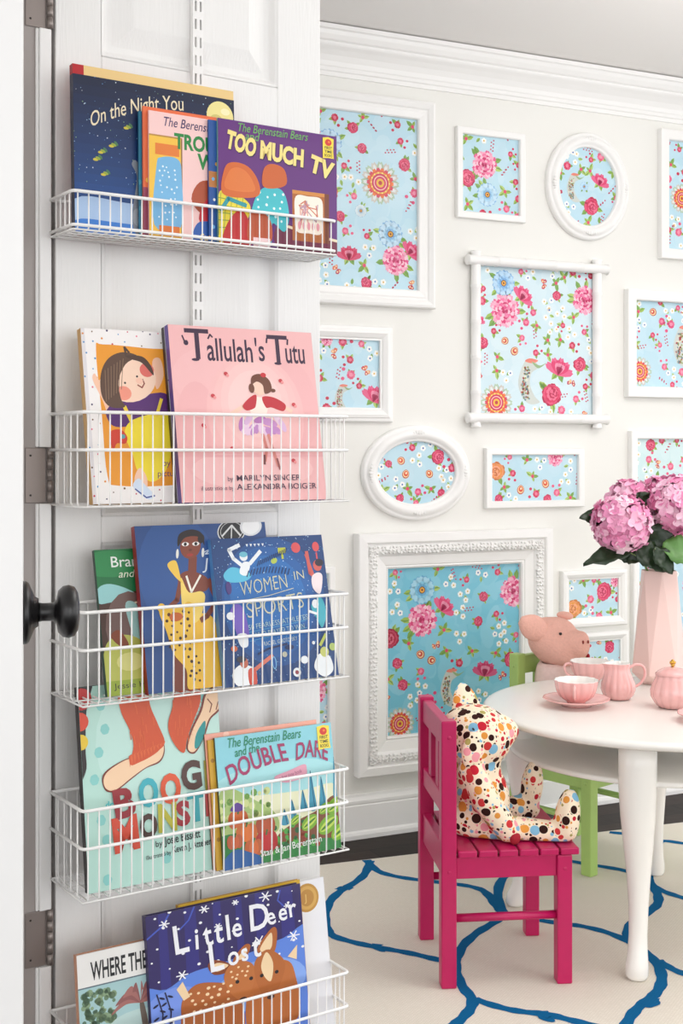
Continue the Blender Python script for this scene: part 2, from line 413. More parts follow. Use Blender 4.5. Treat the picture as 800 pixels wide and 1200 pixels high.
# ------------------------------------------------------------------ rug
RUG = Fr(*(lambda p: (p.x, p.y))(WALL.at(-.018, -.236)), math.cos(math.radians(20.2)), math.sin(math.radians(20.2)))
rx0, rx1, ry0, ry1, RT = -.62, 1.75, -1.62, 0.0, .009
blue = (14, 104, 160)
rl = [[(118, 128), (112, 150), (95, 170), (55, 192), (30, 215), (18, 245), (22, 275), (35, 293), (90, 308), (150, 320), (200, 328), (262, 343), (302, 352)],
      [(110, 126), (128, 148), (160, 160), (222, 170), (300, 178), (345, 185), (370, 195), (385, 215), (400, 235), (412, 245)],
      [(412, 245), (390, 262), (350, 285), (320, 312), (303, 345), (305, 375), (320, 405), (345, 432), (335, 455), (310, 480), (290, 492)],
      [(345, 430), (400, 448), (450, 458), (505, 462), (540, 472), (600, 486), (640, 498)],
      [(412, 245), (470, 255), (540, 266), (580, 270), (640, 285), (690, 308), (730, 335), (752, 365), (755, 395), (740, 420), (715, 437), (690, 460), (672, 492)],
      [(688, 306), (676, 285), (690, 260), (730, 238), (748, 220), (745, 200), (735, 185)],
      [(745, 345), (770, 362), (810, 378), (900, 400)],
      [(412, 245), (395, 215), (400, 170), (440, 140), (520, 122), (560, 130), (620, 140), (690, 152), (735, 185), (770, 200), (810, 212), (900, 232)],
      [(735, 185), (720, 160), (738, 120), (745, 100), (748, 82), (810, 92), (880, 100)], [(748, 84), (700, 72), (640, 66)],
      [(50, 192), (60, 186), (78, 190)], [(135, 310), (130, 318), (155, 324)], [(492, 456), (500, 474), (520, 474)], [(735, 428), (738, 441), (715, 444)]]
rug = MB(); rug.box(rx0, rx1, ry0, ry1, 0.0005, RT, 0, C(242, 235, 223))
def ribbon(mb, pts, wd, z, col):
    P = [Vector(p) for p in pts]
    for _ in range(2):      # soften the corners
        Q = [P[0]]
        for a, b in zip(P, P[1:]): Q += [a*.75+b*.25, a*.25+b*.75]
        P = Q+[P[-1]]
    L_, R_ = [], []
    for i, p in enumerate(P):
        t = (P[min(i+1, len(P)-1)]-P[max(i-1, 0)]); t.normalize(); n = Vector((-t.y, t.x))*wd/2*(1+.12*math.sin(i*1.7))
        L_.append((p.x+n.x, p.y+n.y, z)); R_.append((p.x-n.x, p.y-n.y, z))
    k = len(P); mb.add(L_+R_, [(i, i+1, k+i+1, k+i) for i in range(k-1)], 0, col)
inv = Matrix.Rotation(-RUG.a, 2)
for i, l in enumerate(rl):
    pts = []
    for x, y in l:
        p = floor_at(370+.5375*x, 940+.5375*y, RT); q = inv @ Vector((p.x-RUG.o[0], p.y-RUG.o[1]))
        pts.append((min(max(q.x, rx0+.01), rx1-.01), min(max(q.y, ry0+.01), ry1-.004)))
    ribbon(rug, pts, .025, RT+.0004+i*.00005, C(blue))
ro = on(RUG, rug.build('area_rug', M['rug']))
tag(ro, 'cream woven area rug with a blue trellis pattern on the dark floor', 'rug')

# ------------------------------------------------------------------ hanging track and wire baskets on the door
tr = thing('hanging_track', 'narrow white slotted track running down the panelled door behind the racks', 'track', DOOR.at(DOOR.hit(229, 600)[0], 0), DOOR.a)
t = MB(); y0, y1 = -.0085, -.0035; zt0, zt1 = .06, 2.0
for a, b in ((-.0085, -.0052), (-.0022, .0028), (.0058, .0085)): t.box(a, b, y0, y1, zt0, zt1)
z = zt0
while z < zt1-.02:
    for a, b in ((-.0052, -.0022), (.0028, .0058)): t.box(a, b, y0, y1, z, z+.0115)
    z += .0265
for sx in (-.0085, .0072): t.box(sx, sx+.0013, y1, -.0002, zt0, zt1)
t.build('slotted_strip', M['trim'], tr)

def basket(zb, zr, dep, label, zm=None, s0=-.313, s1=.098):
    cx = (s0+s1)/2; w = (s1-s0)/2; yf, yb = -dep, -.0125
    o = thing('wire_basket', label, 'wire basket', DOOR.at(cx, 0, zb), DOOR.a, 'white wire book baskets on the door')
    h = zr-zb; r1, r2 = .0023, .0011
    def loop(z, yb_=yb):
        c = .006
        return [(-w, yb_, z), (-w, yf+c, z), (-w+c*.3, yf+c*.3, z), (-w+c, yf, z), (w-c, yf, z), (w-c*.3, yf+c*.3, z), (w, yf+c, z), (w, yb_, z)]
    m = MB(); m.tube(loop(h)+[loop(h)[0]], r1, 8); m.build('rim', M['wire'], o)
    m = MB(); m.tube(loop(h-.049 if zm is None else zm), r1*.95, 8); m.build('middle_rail', M['wire'], o)
    m = MB(); m.tube([(-w, yb, .0), (-w, yf, .0), (w, yf, 0), (w, yb, 0), (-w, yb, 0)], r2*1.25, 6)
    n = 27
    for i in range(n):
        x = -w+2*w*(i+.5)/n
        m.tube([(x, yf+.0016, h), (x, yf+.0016, .004), (x, yf+.004, 0.0008), (x, yb-.004, 0.0008), (x, yb, .004), (x, yb, h)], r2, 6)
    for i in range(1, 5):
        y = yf+(yb-yf)*i/5
        m.tube([(-w+.0016, y, h), (-w+.0016, y, .004), (-w+.005, y, -.001), (w-.005, y, -.001), (w-.0016, y, .004), (w-.0016, y, h)], r2, 6)
    m.build('wire_grid', M['wire'], o)
    m = MB()
    for sx in (-.0037, .0043): m.box(sx-.0013, sx+.0013, -.0125, -.0086, h*.45, h)
    m.build('hook', M['wire'], o)
    return o
ZB = [1.443, 1.079, .822, .569, .272]; ZR = [1.4935, 1.202, .943, .687, .389]
BASK = ['shallow white wire basket at the top holding the navy and purple picture books',
        'white wire basket holding the pink ballet book and the dotted book',
        'white wire basket level with the black door knob holding three blue and green books',
        'white wire basket holding the mint green book with orange furry legs',
        'white wire basket lowest on the door, cut by the bottom of the picture']
for i in range(5): basket(ZB[i], ZR[i], .092 if i == 0 else .127, BASK[i], .006 if i == 0 else None)

# ------------------------------------------------------------------ books
def book(bk, xl, xr, ytop, b0, b1, t, art, label, spine, hard=True, back=None, lift=.0028, cat='book', xtop=None):
    """xl, xr: where the lower corners stand (seen at depth b0); ytop: height of the upper left corner; b0/b1 how far before the door foot and top stand"""
    fl = ZB[bk]+lift
    s0 = DOOR.hit(xl, 500, -b0)[0]; s1 = DOOR.hit(xr, 500, -b0)[0]; w = s1-s0
    zt = DOOR.hit(xtop if xtop is not None else xl, ytop, -b1)[1]
    tilt = math.atan2(b0-b1, zt-fl); h = math.hypot(b0-b1, zt-fl)
    o = thing('picture_book', label, cat, DOOR.at(s0, -b0, fl), DOOR.a, 'picture books in the door baskets')
    o.rotation_euler = (Matrix.Rotation(DOOR.a, 3, 'Z') @ Matrix.Rotation(-tilt, 3, 'X')).to_euler()
    A = Art(w, h); art(A)
    c = MB(); bt = .0022 if hard else .0006; ov = .003 if hard else 0
    spc = C(spine); bkc = C(back or spine)
    basec = A.p[0][1]
    c.box(0.0012, w, 0, bt, 0, h, 0, basec); c.box(0.0012, w, t-bt, t, 0, h, 0, bkc)
    c.box(0, .0035 if hard else .001, 0.0003, t-.0003, 0, h, 0, spc)
    A.put(c, 0, 0, 0)
    c.build('cover', M['print'], o)
    p = MB(); p.box(.0036 if hard else .0011, w-ov, bt+.0001, t-bt-.0001, ov, h-ov); p.build('page_block', M['pages'], o)
    return o
rnd = random.Random(5)
def mixc(a, b, t): return tuple(int(a[i]+(b[i]-a[i])*t) for i in range(3))
def dotscatter(A, n, cols, r0, r1, reg=(0, 0, 1, 1), mind=0):
    L = A.L; A.L += 1; pts = []
    for _ in range(n*6):
        if len(pts) >= n: break
        u, v = rnd.uniform(reg[0], reg[2]), rnd.uniform(reg[1], reg[3])
        if all((u-a)**2+((v-b)*A.asp)**2 > mind*mind for a, b in pts):
            pts.append((u, v)); r = rnd.uniform(r0, r1); A.ell(u, v, r, r, rnd.choice(cols), n=8, L=L)
def badge(A, u, v, s):
    A.poly([(u, v+.01), (u+s*.5, v), (u+s, v+.012), (u+s*.95, v+s*1.2), (u+s, v+s*1.62/A.asp), (u+s*.5, v+s*1.6/A.asp), (u, v+s*1.66/A.asp)], (246, 222, 70))
    A.ell(u+s*.5, v+s*.42/A.asp, s*.3, s*.26, (214, 52, 40)); A.ell(u+s*.56, v+s*.38/A.asp, s*.1, s*.08, (240, 130, 50))
    for i, tx in enumerate(('FIRST', 'TIME', 'BOOKS')): A.text(tx, u+s*.16, v+s*(.93+i*.29)/A.asp, s*.3, (40, 40, 30), .02, width=s*.68)
def arc(h, tilt=0): return lambda x: h*4*x*(1-x)+tilt*x

def a_navy(A):
    [A.rect(0, i/16, 1, 1, mixc((8, 24, 58), (16, 66, 130), min(1, i/11))) for i in range(16)]
    A.blob([(0, .795), (.3, .785), (.6, .8), (1, .79), (1, 1.1), (0, 1.1)], (178, 206, 240)); A.blob([(0, .93), (.3, .92), (1, .94), (1, 1.1), (0, 1.1)], (60, 130, 215))
    dotscatter(A, 230, [(150, 190, 220), (90, 140, 190), (220, 230, 240), (120, 160, 120)], .0012, .0036, (0, 0, 1, .78))
    for u, v in ((.31, .3), (.22, .43), (.155, .48), (.125, .53), (.17, .62)):
        for k in range(3): A.ell(u+k*.014, v-.01*k, .016, .008, ((206, 190, 60), (150, 170, 60), (70, 120, 80))[k], rot=.4*k)
    A.blob([(.36, .98), (.34, .85), (.36, .7), (.37, .6), (.34, .53), (.36, .5), (.39, .52), (.4, .45), (.44, .42), (.47, .46), (.47, .6), (.49, .98)], (130, 136, 146))
    A.ell(.43, .47, .03, .035, (150, 156, 164)); A.ell(.37, .87, .03, .05, (156, 160, 168))
    A.ell(.905, .125, .088, .088, (238, 226, 150), n=28); A.ell(.88, .15, .04, .03, (212, 200, 120)); A.ell(.94, .09, .03, .02, (248, 240, 190)); A.ell(.93, .17, .025, .02, (205, 195, 120))
    A.text('On the Night You', .095, .33, .115, (236, 222, 190), .004, .3, .30, width=.60, bend=arc(.035))
book(0, 88, 277, 75, .044, .034, .011, lambda A: (A.rect(0, 0, 1, 1, (240, 206, 140)), A.rect(0, 0, .065, 1, (186, 28, 38))),
     'hardcover book with red spine and tan front standing behind the navy starry book', (170, 24, 34), xtop=90)
book(0, 88, 277, 86, .060, .052, .012, a_navy, 'navy starry night hardcover book with a yellow moon in its corner', (14, 28, 60))
def a_spots(base, cols):
    def f(A): A.rect(0, 0, 1, 1, base); dotscatter(A, 40, cols, .01, .03)
    return f
book(0, 163, 292, 130, .065, .063, .0035, a_spots((30, 120, 150), [(60, 150, 170)]), 'thin teal paperback, leftmost of the stack with the pink book', (28, 96, 128), hard=False)
def a_orange(A): A.rect(0, 0, 1, 1, (232, 110, 62)); A.rect(0, .62, 1, 1, (150, 60, 90)); dotscatter(A, 20, [(240, 190, 80)], .01, .02, (0, .3, 1, .6))
book(0, 168, 300, 124, .0695, .0675, .0035, a_orange, 'thin orange paperback directly behind the pink book', (214, 90, 50), hard=False)
def a_troub(A):
    A.rect(0, 0, 1, 1, (250, 208, 204)); A.rect(0, .19, .27, 1, (246, 196, 70)); A.line([(.27, .19), (.27, 1)], .012, (150, 110, 60)); A.line([(0, .19), (.27, .19)], .012, (190, 140, 60))
    A.blob([(.04, .9), (.06, .44), (.1, .36), (.24, .36), (.27, .5), (.26, .9)], (120, 184, 226)); dotscatter(A, 30, [(240, 250, 255)], .006, .009, (.08, .42, .24, .86), .03)
    A.rect(.05, .25, .25, .34, (232, 128, 50)); A.rect(.08, .9, .25, .98, (226, 120, 46))
    A.blob([(.36, .7), (.42, .52), (.6, .5), (.8, .54), (.86, .8), (.6, .86)], (176, 76, 40)); A.blob([(.42, .84), (.46, .68), (.56, .62), (.7, .7), (.78, .86), (.6, .9)], (200, 34, 48)); A.blob([(.36, .95), (.42, .84), (.6, .84), (.8, .9), (.8, 1), (.4, 1)], (44, 96, 180))
    A.rect(.72, .78, 1, 1, (150, 30, 90)); A.text('Stan & Jan', .42, .985, .07, (248, 220, 120), .01, .2)
    A.text('The Berenstain Bears', .11, .105, .1, (62, 40, 96), .004, .2, width=.68); A.text('TROUBLE', .21, .27, .16, (34, 136, 62), .035, width=.55); A.text('WITH', .41, .41, .16, (34, 136, 62), .035, width=.36)
book(0, 175, 311, 129, .0745, .0725, .004, a_troub, 'pink paperback with green capitals and a yellow strip, left of the purple book', (236, 190, 190), hard=False)
def a_blue(A): A.rect(0, 0, 1, 1, (26, 84, 160)); A.rect(0, .42, .4, .55, (190, 120, 60)); dotscatter(A, 70, [(110, 180, 230), (220, 160, 70), (240, 240, 240)], .008, .02, (0, .3, 1, 1))
book(0, 245, 377, 140, .0795, .0775, .004, a_blue, 'blue dotted paperback showing as a sliver left of the purple book', (20, 70, 140), hard=False)
def a_purple(A):
    A.rect(0, 0, 1, 1, (98, 38, 122)); A.blob([(.5, .8), (.8, .84), (1, .9), (1, 1), (.5, 1)], (112, 24, 62)); A.line([(.52, .8), (.75, .85), (1, .89)], .02, (240, 220, 190))
    # the set: a brown television with a pale, scribbled screen
    A.rect(.61, .5, .93, .92, (176, 98, 34)); A.rect(.61, .5, .93, .53, (214, 140, 60)); A.rect(.89, .5, .93, .92, (120, 58, 26)); A.blob([(.64, .55), (.75, .54), (.86, .55), (.875, .68), (.86, .84), (.75, .85), (.645, .84), (.63, .7)], (250, 240, 224))
    for i in range(9): A.line([(.66+rnd.random()*.17, .58+rnd.random()*.22), (.66+rnd.random()*.17, .58+rnd.random()*.22), (.66+rnd.random()*.17, .58+rnd.random()*.22)], .008, rnd.choice([(224, 150, 140), (210, 120, 90), (190, 150, 170)]))
    for k in range(5): A.ell(.67+k*.04, .79, .014, .03, (236, 160, 170))
    # plain coloured cushions where the figures sit
    A.blob([(0, .98), (0, .62), (.08, .58), (.2, .62), (.26, .7), (.2, .86), (.08, .98)], (232, 214, 60))
    for k in range(5): A.line([(.0, .64+k*.06), (.22, .66+k*.05)], .006, (120, 150, 50)); A.line([(.02+k*.045, .6), (.0+k*.04, .94)], .005, (150, 160, 50))
    A.line([(.02, .74), (.08, .64), (.22, .68)], .03, (40, 150, 160))
    A.blob([(.26, .92), (.27, .7), (.34, .54), (.44, .5), (.54, .54), (.58, .72), (.54, .86), (.44, .8), (.42, .98)], (64, 190, 200)); dotscatter(A, 26, [(235, 250, 250)], .009, .012, (.3, .55, .54, .8), .05)
    A.blob([(.03, .6), (.05, .4), (.12, .34), (.24, .36), (.32, .46), (.33, .58), (.2, .62)], (214, 104, 40)); A.blob([(.06, .56), (.08, .43), (.14, .38), (.22, .4), (.28, .48), (.28, .56)], (226, 122, 54)); A.blob([(.36, .5), (.37, .36), (.44, .31), (.54, .34), (.56, .46), (.46, .51)], (206, 98, 40))
    A.blob([(.04, 1.0), (.08, .82), (.18, .72), (.25, .82), (.26, 1.0)], (196, 38, 42)); A.blob([(.24, .96), (.26, .74), (.36, .72), (.43, .8), (.42, .96)], (190, 84, 44)); A.rect(.28, .93, .42, 1, (244, 214, 216))
    A.text('The Berenstain Bears', .15, .082, .085, (112, 178, 96), .004, .22, .01, width=.59); A.text('and', .215, .14, .08, (112, 178, 96), .004, .2)
    for tx, u, v, r, w_ in (('TOO', .06, .222, -.18, .24), ('MUCH', .335, .27, -.06, .37), ('TV', .755, .318, -.24, .205)):
        A.text(tx, u+.006, v+.008, .172, (52, 20, 70), .05, 0, r, width=w_); A.text(tx, u, v, .172, (248, 226, 140), .05, 0, r, width=w_)
    badge(A, .875, .015, .098)
book(0, 256, 395, 138, .0845, .0825, .0045, a_purple, 'purple paperback with cream capitals about television', (120, 170, 160), hard=False)

def a_child(A):
    A.rect(0, 0, 1, 1, (246, 242, 240)); A.rect(0, 0, .035, 1, (228, 224, 226))
    dotscatter(A, 150, [(200, 60, 80), (70, 60, 100), (90, 150, 200), (230, 150, 60), (230, 120, 140), (120, 90, 60)], .006, .01, mind=.07)
    A.blob([(.13, .12), (.2, .09), (.6, .1), (.95, .12), (.97, .3), (.96, .7), (.93, .86), (.8, .9), (.25, .9), (.15, .84), (.14, .5)], (238, 156, 42))
    A.blob([(.08, .3), (.1, .26), (.14, .3), (.17, .27), (.2, .36), (.28, .46), (.22, .54), (.16, .42)], (248, 200, 170)); A.blob([(.66, .18), (.74, .16), (.76, .26), (.68, .34)], (246, 196, 166))
    A.blob([(.2, .46), (.3, .42), (.72, .36), (.8, .42), (.76, .52), (.4, .56), (.24, .56), (.18, .5)], (84, 34, 110))
    A.blob([(.34, .6), (.44, .52), (.74, .48), (.8, .56), (.74, .78), (.58, .88), (.44, .82), (.4, .72)], (244, 222, 50)); A.line([(.42, .54), (.36, .45)], .035, (240, 210, 60)); A.line([(.66, .5), (.72, .4)], .03, (240, 210, 60))
    A.blob([(.4, .86), (.46, .8), (.52, .86), (.5, .94), (.42, .94)], (250, 206, 180)); A.blob([(.38, .9), (.44, .86), (.5, .9), (.58, .96), (.52, .98), (.44, .95)], (214, 228, 246)); A.line([(.4, .92), (.5, .97), (.58, .96)], .012, (50, 70, 150))
    A.ell(.44, .29, .25, .2, (250, 214, 190), rot=-.35, n=24); A.ell(.36, .37, .075, .065, (240, 150, 128)); A.ell(.6, .23, .07, .065, (226, 110, 100))
    A.blob([(.22, .45), (.15, .38), (.16, .26), (.24, .17), (.38, .13), (.52, .15), (.4, .2), (.32, .3), (.33, .4), (.36, .45)], (92, 66, 52)); A.blob([(.4, .15), (.56, .15), (.64, .2), (.66, .26), (.56, .19), (.46, .17)], (78, 54, 44)); A.line([(.41, .15), (.4, .1), (.44, .13)], .02, (80, 60, 50))
    for i in range(7): A.line([(.19+i*.025, .42-i*.012), (.2+i*.03, .24-i*.012)], .006, (140, 110, 86))
    A.ell(.5, .27, .01, .01, (40, 30, 30)); A.ell(.38, .31, .01, .01, (40, 30, 30)); A.line([(.5, .32), (.54, .335), (.565, .31), (.55, .285)], .012, (150, 70, 60)); A.ell(.52, .295, .035, .028, (248, 200, 176))
    A.blob([(.2, .6), (.3, .58), (.36, .62), (.34, .66), (.26, .66), (.22, .7)], (210, 60, 40)); A.ell(.32, .62, .025, .02, (90, 160, 170))
    A.text('by L', .68, .79, .08, (110, 60, 110), 0, .1); A.text('pictures', .62, .85, .08, (110, 60, 110), 0, .1)
book(1, 109, 232, 384, .101, .057, .013, a_child, 'white confetti dotted book with a dark haired child in yellow dungarees', (214, 170, 110), xtop=92)
def a_grey(A): A.rect(0, 0, 1, 1, (196, 194, 204)); dotscatter(A, 120, [(90, 90, 130), (120, 120, 150), (235, 235, 240)], .004, .008)
book(1, 208, 352, 383, .1095, .0655, .008, a_grey, 'grey speckled book peeking out left of the pink ballet book', (46, 36, 40), xtop=188)
def a_tutu(A):
    A.rect(0, 0, 1, 1, (240, 184, 184)); 
    for u, v, r, q, c in ((.3, .3, .3, .2, (242, 188, 188)), (.8, .45, .2, .3, (238, 180, 181)), (.15, .6, .15, .3, (238, 180, 181)), (.55, .5, .34, .38, (242, 188, 187)), (.55, .48, .3, .33, (243, 192, 190)), (.5, .82, .42, .12, (244, 194, 193)), (.55, .44, .24, .27, (245, 198, 195)), (.55, .44, .19, .21, (247, 205, 201))): A.ell(u, v, r, q, c, n=24)
    A.line([(.2, .72), (.5, .73), (.9, .72)], .012, (238, 178, 180)); A.rect(0, .735, 1, .75, (236, 176, 178))
    dk = (58, 34, 62)
    A.text('T', .10, .19, .27, dk, .006, width=.165); A.text('allulah', .245, .195, .2, dk, .012, width=.315); A.text("'s", .575, .185, .2, dk, .01, width=.07); A.text('T', .665, .195, .26, dk, .006, width=.15); A.text('utu', .79, .19, .2, dk, .012, width=.145)
    A.ell(.11, .10, .016, .016, dk); A.line([(.088, .06), (.1, .09), (.118, .09)], .01, dk); A.ell(.165, .195, .026, .009, dk); A.ell(.735, .197, .026, .009, dk); A.line([(.665, .075), (.67, .05)], .012, dk); A.line([(.815, .08), (.82, .05)], .012, dk); A.line([(.26, .07), (.275, .045), (.29, .06)], .01, dk)
    sk = (244, 206, 186)
    A.line([(.38, .5), (.46, .46), (.54, .42)], .026, sk); A.line([(.8, .48), (.72, .44)], .026, sk); A.blob([(.5, .42), (.56, .4), (.64, .42), (.62, .5), (.6, .54), (.53, .54)], (250, 232, 220))
    A.blob([(.46, .45), (.52, .4), (.56, .39), (.55, .45), (.53, .47), (.48, .48)], (190, 36, 50)); A.blob([(.6, .4), (.68, .4), (.76, .44), (.74, .48), (.66, .46), (.62, .46)], (190, 36, 50))
    for i in range(12): A.ell(.44+i*.026, .56+.03*math.sin(i*2.3), .045, .02, rnd.choice([(206, 150, 206), (226, 190, 226), (190, 124, 190), (240, 214, 234)]), rot=(i-6)*.22)
    for i in range(9): A.ell(.46+i*.027, .595+.01*math.sin(i*1.3), .03, .016, rnd.choice([(196, 140, 200), (236, 206, 230)]), rot=1.2-(i-5)*.3)
    A.line([(.58, .62), (.6, .7), (.58, .77)], .02, (214, 130, 120)); A.line([(.62, .62), (.64, .7), (.67, .8)], .02, (220, 140, 130)); A.line([(.58, .74), (.575, .79)], .014, (110, 50, 50)); A.line([(.665, .76), (.68, .82)], .014, (150, 80, 80))
    A.ell(.585, .335, .055, .06, sk); A.blob([(.53, .33), (.54, .28), (.6, .265), (.66, .3), (.67, .36), (.62, .38), (.61, .33), (.57, .31)], (110, 62, 42)); A.ell(.53, .35, .02, .03, (110, 62, 42)); A.ell(.62, .27, .02, .015, (200, 40, 50)); A.ell(.68, .36, .018, .012, (110, 62, 42))
    for u, v in ((.36, .27), (.74, .3), (.26, .4), (.82, .44), (.18, .57), (.36, .7), (.78, .77)): A.ell(u, v, .014, .012, (200, 60, 70)); A.ell(u+.012, v+.01, .01, .01, (236, 150, 150))
    A.text('by', .31, .885, .04, (90, 70, 90), 0); A.text('MARILYN SINGER', .37, .885, .05, (70, 50, 76), .004, width=.45); A.text('illustrations by', .13, .935, .035, (110, 80, 100), 0, width=.22); A.text('ALEXANDRA BOIGER', .37, .935, .05, (70, 50, 76), .004, width=.56)
book(1, 213, 383, 380, .1215, .0775, .011, a_tutu, 'pink hardcover book with a small ballerina and dark title lettering', (92, 70, 150), xtop=197)

def a_green(A):
    A.rect(0, 0, 1, 1, (22, 112, 62)); A.ell(.2, .1, .4, .15, (40, 136, 76)); A.rect(0, .3, 1, 1, (70, 44, 34)); A.blob([(0, .27), (.15, .24), (.4, .3), (.62, .42), (.7, .5), (.5, .44), (.2, .37), (0, .37)], (150, 206, 206)); A.ell(.35, .55, .3, .4, (110, 84, 78))
    A.blob([(.3, .4), (.42, .38), (.5, .5), (.6, .72), (.5, .8), (.4, .7)], (156, 200, 196)); A.blob([(.55, .36), (.8, .36), (.9, .5), (.7, .5)], (130, 52, 34)); A.blob([(.62, .5), (.86, .48), (1, .7), (1, 1), (.7, .9)], (96, 40, 28)); A.line([(.42, .38), (.6, .36), (.8, .44)], .02, (232, 220, 190))
    A.blob([(0, .72), (.15, .6), (.4, .62), (.55, .74), (.68, .9), (.7, 1.1), (0, 1.1)], (186, 190, 88)); A.ell(.3, .78, .16, .1, (214, 212, 130)); A.blob([(.1, .6), (.2, .56), (.3, .66), (.22, .68)], (130, 60, 30)); A.rect(0, .9, 1, 1, (150, 170, 50))
    A.text('Bramble', .17, .125, .17, (240, 246, 240), .006, width=.6); A.text('and Maggie', .25, .2, .12, (235, 240, 220), 0, .3, width=.58); A.text('Jessie Haas', .09, .955, .085, (60, 60, 40), 0, width=.5)
book(2, 126, 225, 645, .0935, .047, .008, a_green, 'green paperback with a white title, leftmost beside the red spined navy book', (20, 62, 44), hard=False, xtop=103)
def leopard(A, pts):
    A.blob(pts, (240, 196, 66))
def a_jo(A):
    A.rect(0, 0, 1, 1, (36, 74, 134)); A.ell(.3, .3, .3, .4, (42, 84, 148), n=24); sk = (126, 60, 40); Z_ = lambda u, v: (1.417*u-.413-.16*(1.084*v-.082), 1.084*v-.082); A.xf = lambda u, v: Z_(.16+.74*u, v)
    A.blob([(.5, 1), (.52, .66), (.58, .62), (.66, .64), (.72, .95), (.68, 1.02)], (120, 56, 38)); A.blob([(.62, .98), (.6, .7), (.56, .6), (.66, .58), (.78, .64), (.84, .95), (.86, 1.0)], (242, 190, 58))
    A.blob([(.5, .38), (.56, .34), (.66, .36), (.72, .4), (.7, .46), (.54, .46)], sk); A.line([(.72, .4), (.79, .52), (.72, .6), (.68, .62)], .035, sk); A.line([(.52, .4), (.5, .5), (.42, .56), (.44, .6)], .035, sk)
    A.blob([(.52, .38), (.58, .46), (.67, .46), (.7, .5), (.66, .62), (.56, .62)], (246, 214, 110)); A.blob([(.42, .3), (.48, .28), (.52, .38), (.54, .41), (.48, .37)], (242, 200, 80)); A.line([(.56, .37), (.6, .46), (.66, .37)], .014, (244, 240, 226))
    A.rect(.57, .26, .63, .36, sk); A.ell(.58, .2, .075, .08, (134, 64, 42), n=24); A.blob([(.49, .2), (.495, .13), (.58, .105), (.66, .13), (.68, .2), (.64, .15), (.54, .15)], (34, 22, 24)); A.ell(.655, .16, .025, .03, (34, 22, 24))
    for s_ in (-1, 1): A.ell(.58+s_*.038, .188, .026, .013, (245, 240, 235)); A.ell(.58+s_*.038, .188, .011, .011, (25, 18, 18)); A.ell(.58+s_*.092, .24, .01, .03, (236, 236, 226))
    A.ell(.578, .25, .024, .009, (170, 52, 44)); A.ell(.58, .222, .012, .008, (104, 46, 32)); A.rect(.44, .54, .5, .56, (240, 236, 226))
    A.xf = Z_
    for c_, r_ in (((225, 225, 225), .078), ((36, 34, 38), .072), ((225, 225, 225), .062), ((30, 30, 36), .059)): A.ell(.81, .125, r_, r_, c_, n=28)
    A.line([(.76, .15), (.81, .09), (.86, .15)], .01, (220, 220, 220)); A.line([(.81, .09), (.81, .17)], .006, (220, 220, 220))
    A.ell(.918, .1, .062, .062, (226, 228, 230), n=28); A.ell(.918, .1, .05, .05, (246, 246, 246), n=28); A.line([(.66, .24), (.70, .22), (.67, .25), (.71, .245)], .006, (225, 232, 240)); A.text('JOSEPHINE', .665, .335, .1, (225, 232, 240), -.004, .05)
    A.blob([(.83, .7), (.9, .68), (.95, .75), (.95, .92), (.86, .9)], (180, 110, 40)); dotscatter(A, 20, [(40, 24, 16)], .01, .014, (.84, .7, .95, .9), .03)
    A.xf = lambda u, v: (u-.075, v)
    leo = (238, 192, 64); A.blob([(.2, .52), (.26, .5), (.38, .5), (.44, .52), (.44, .62), (.42, .72), (.5, .8), (.56, .92), (.52, .97), (.44, .9), (.43, .99), (.36, .99), (.36, .88), (.28, .78), (.24, .64)], leo); A.ell(.22, .5, .03, .03, leo); A.ell(.42, .5, .03, .03, leo)
    dotscatter(A, 26, [(60, 34, 20), (90, 50, 24)], .008, .013, (.25, .53, .42, .76), .035); dotscatter(A, 14, [(60, 34, 20)], .008, .012, (.38, .78, .46, .96), .03); A.ell(.32, .56, .05, .03, (200, 100, 40)); A.xf = None
book(2, 174, 329, 617, .107, .0605, .012, a_jo, 'navy hardcover book with a red spine and a woman in a yellow dress', (150, 24, 34), xtop=150)
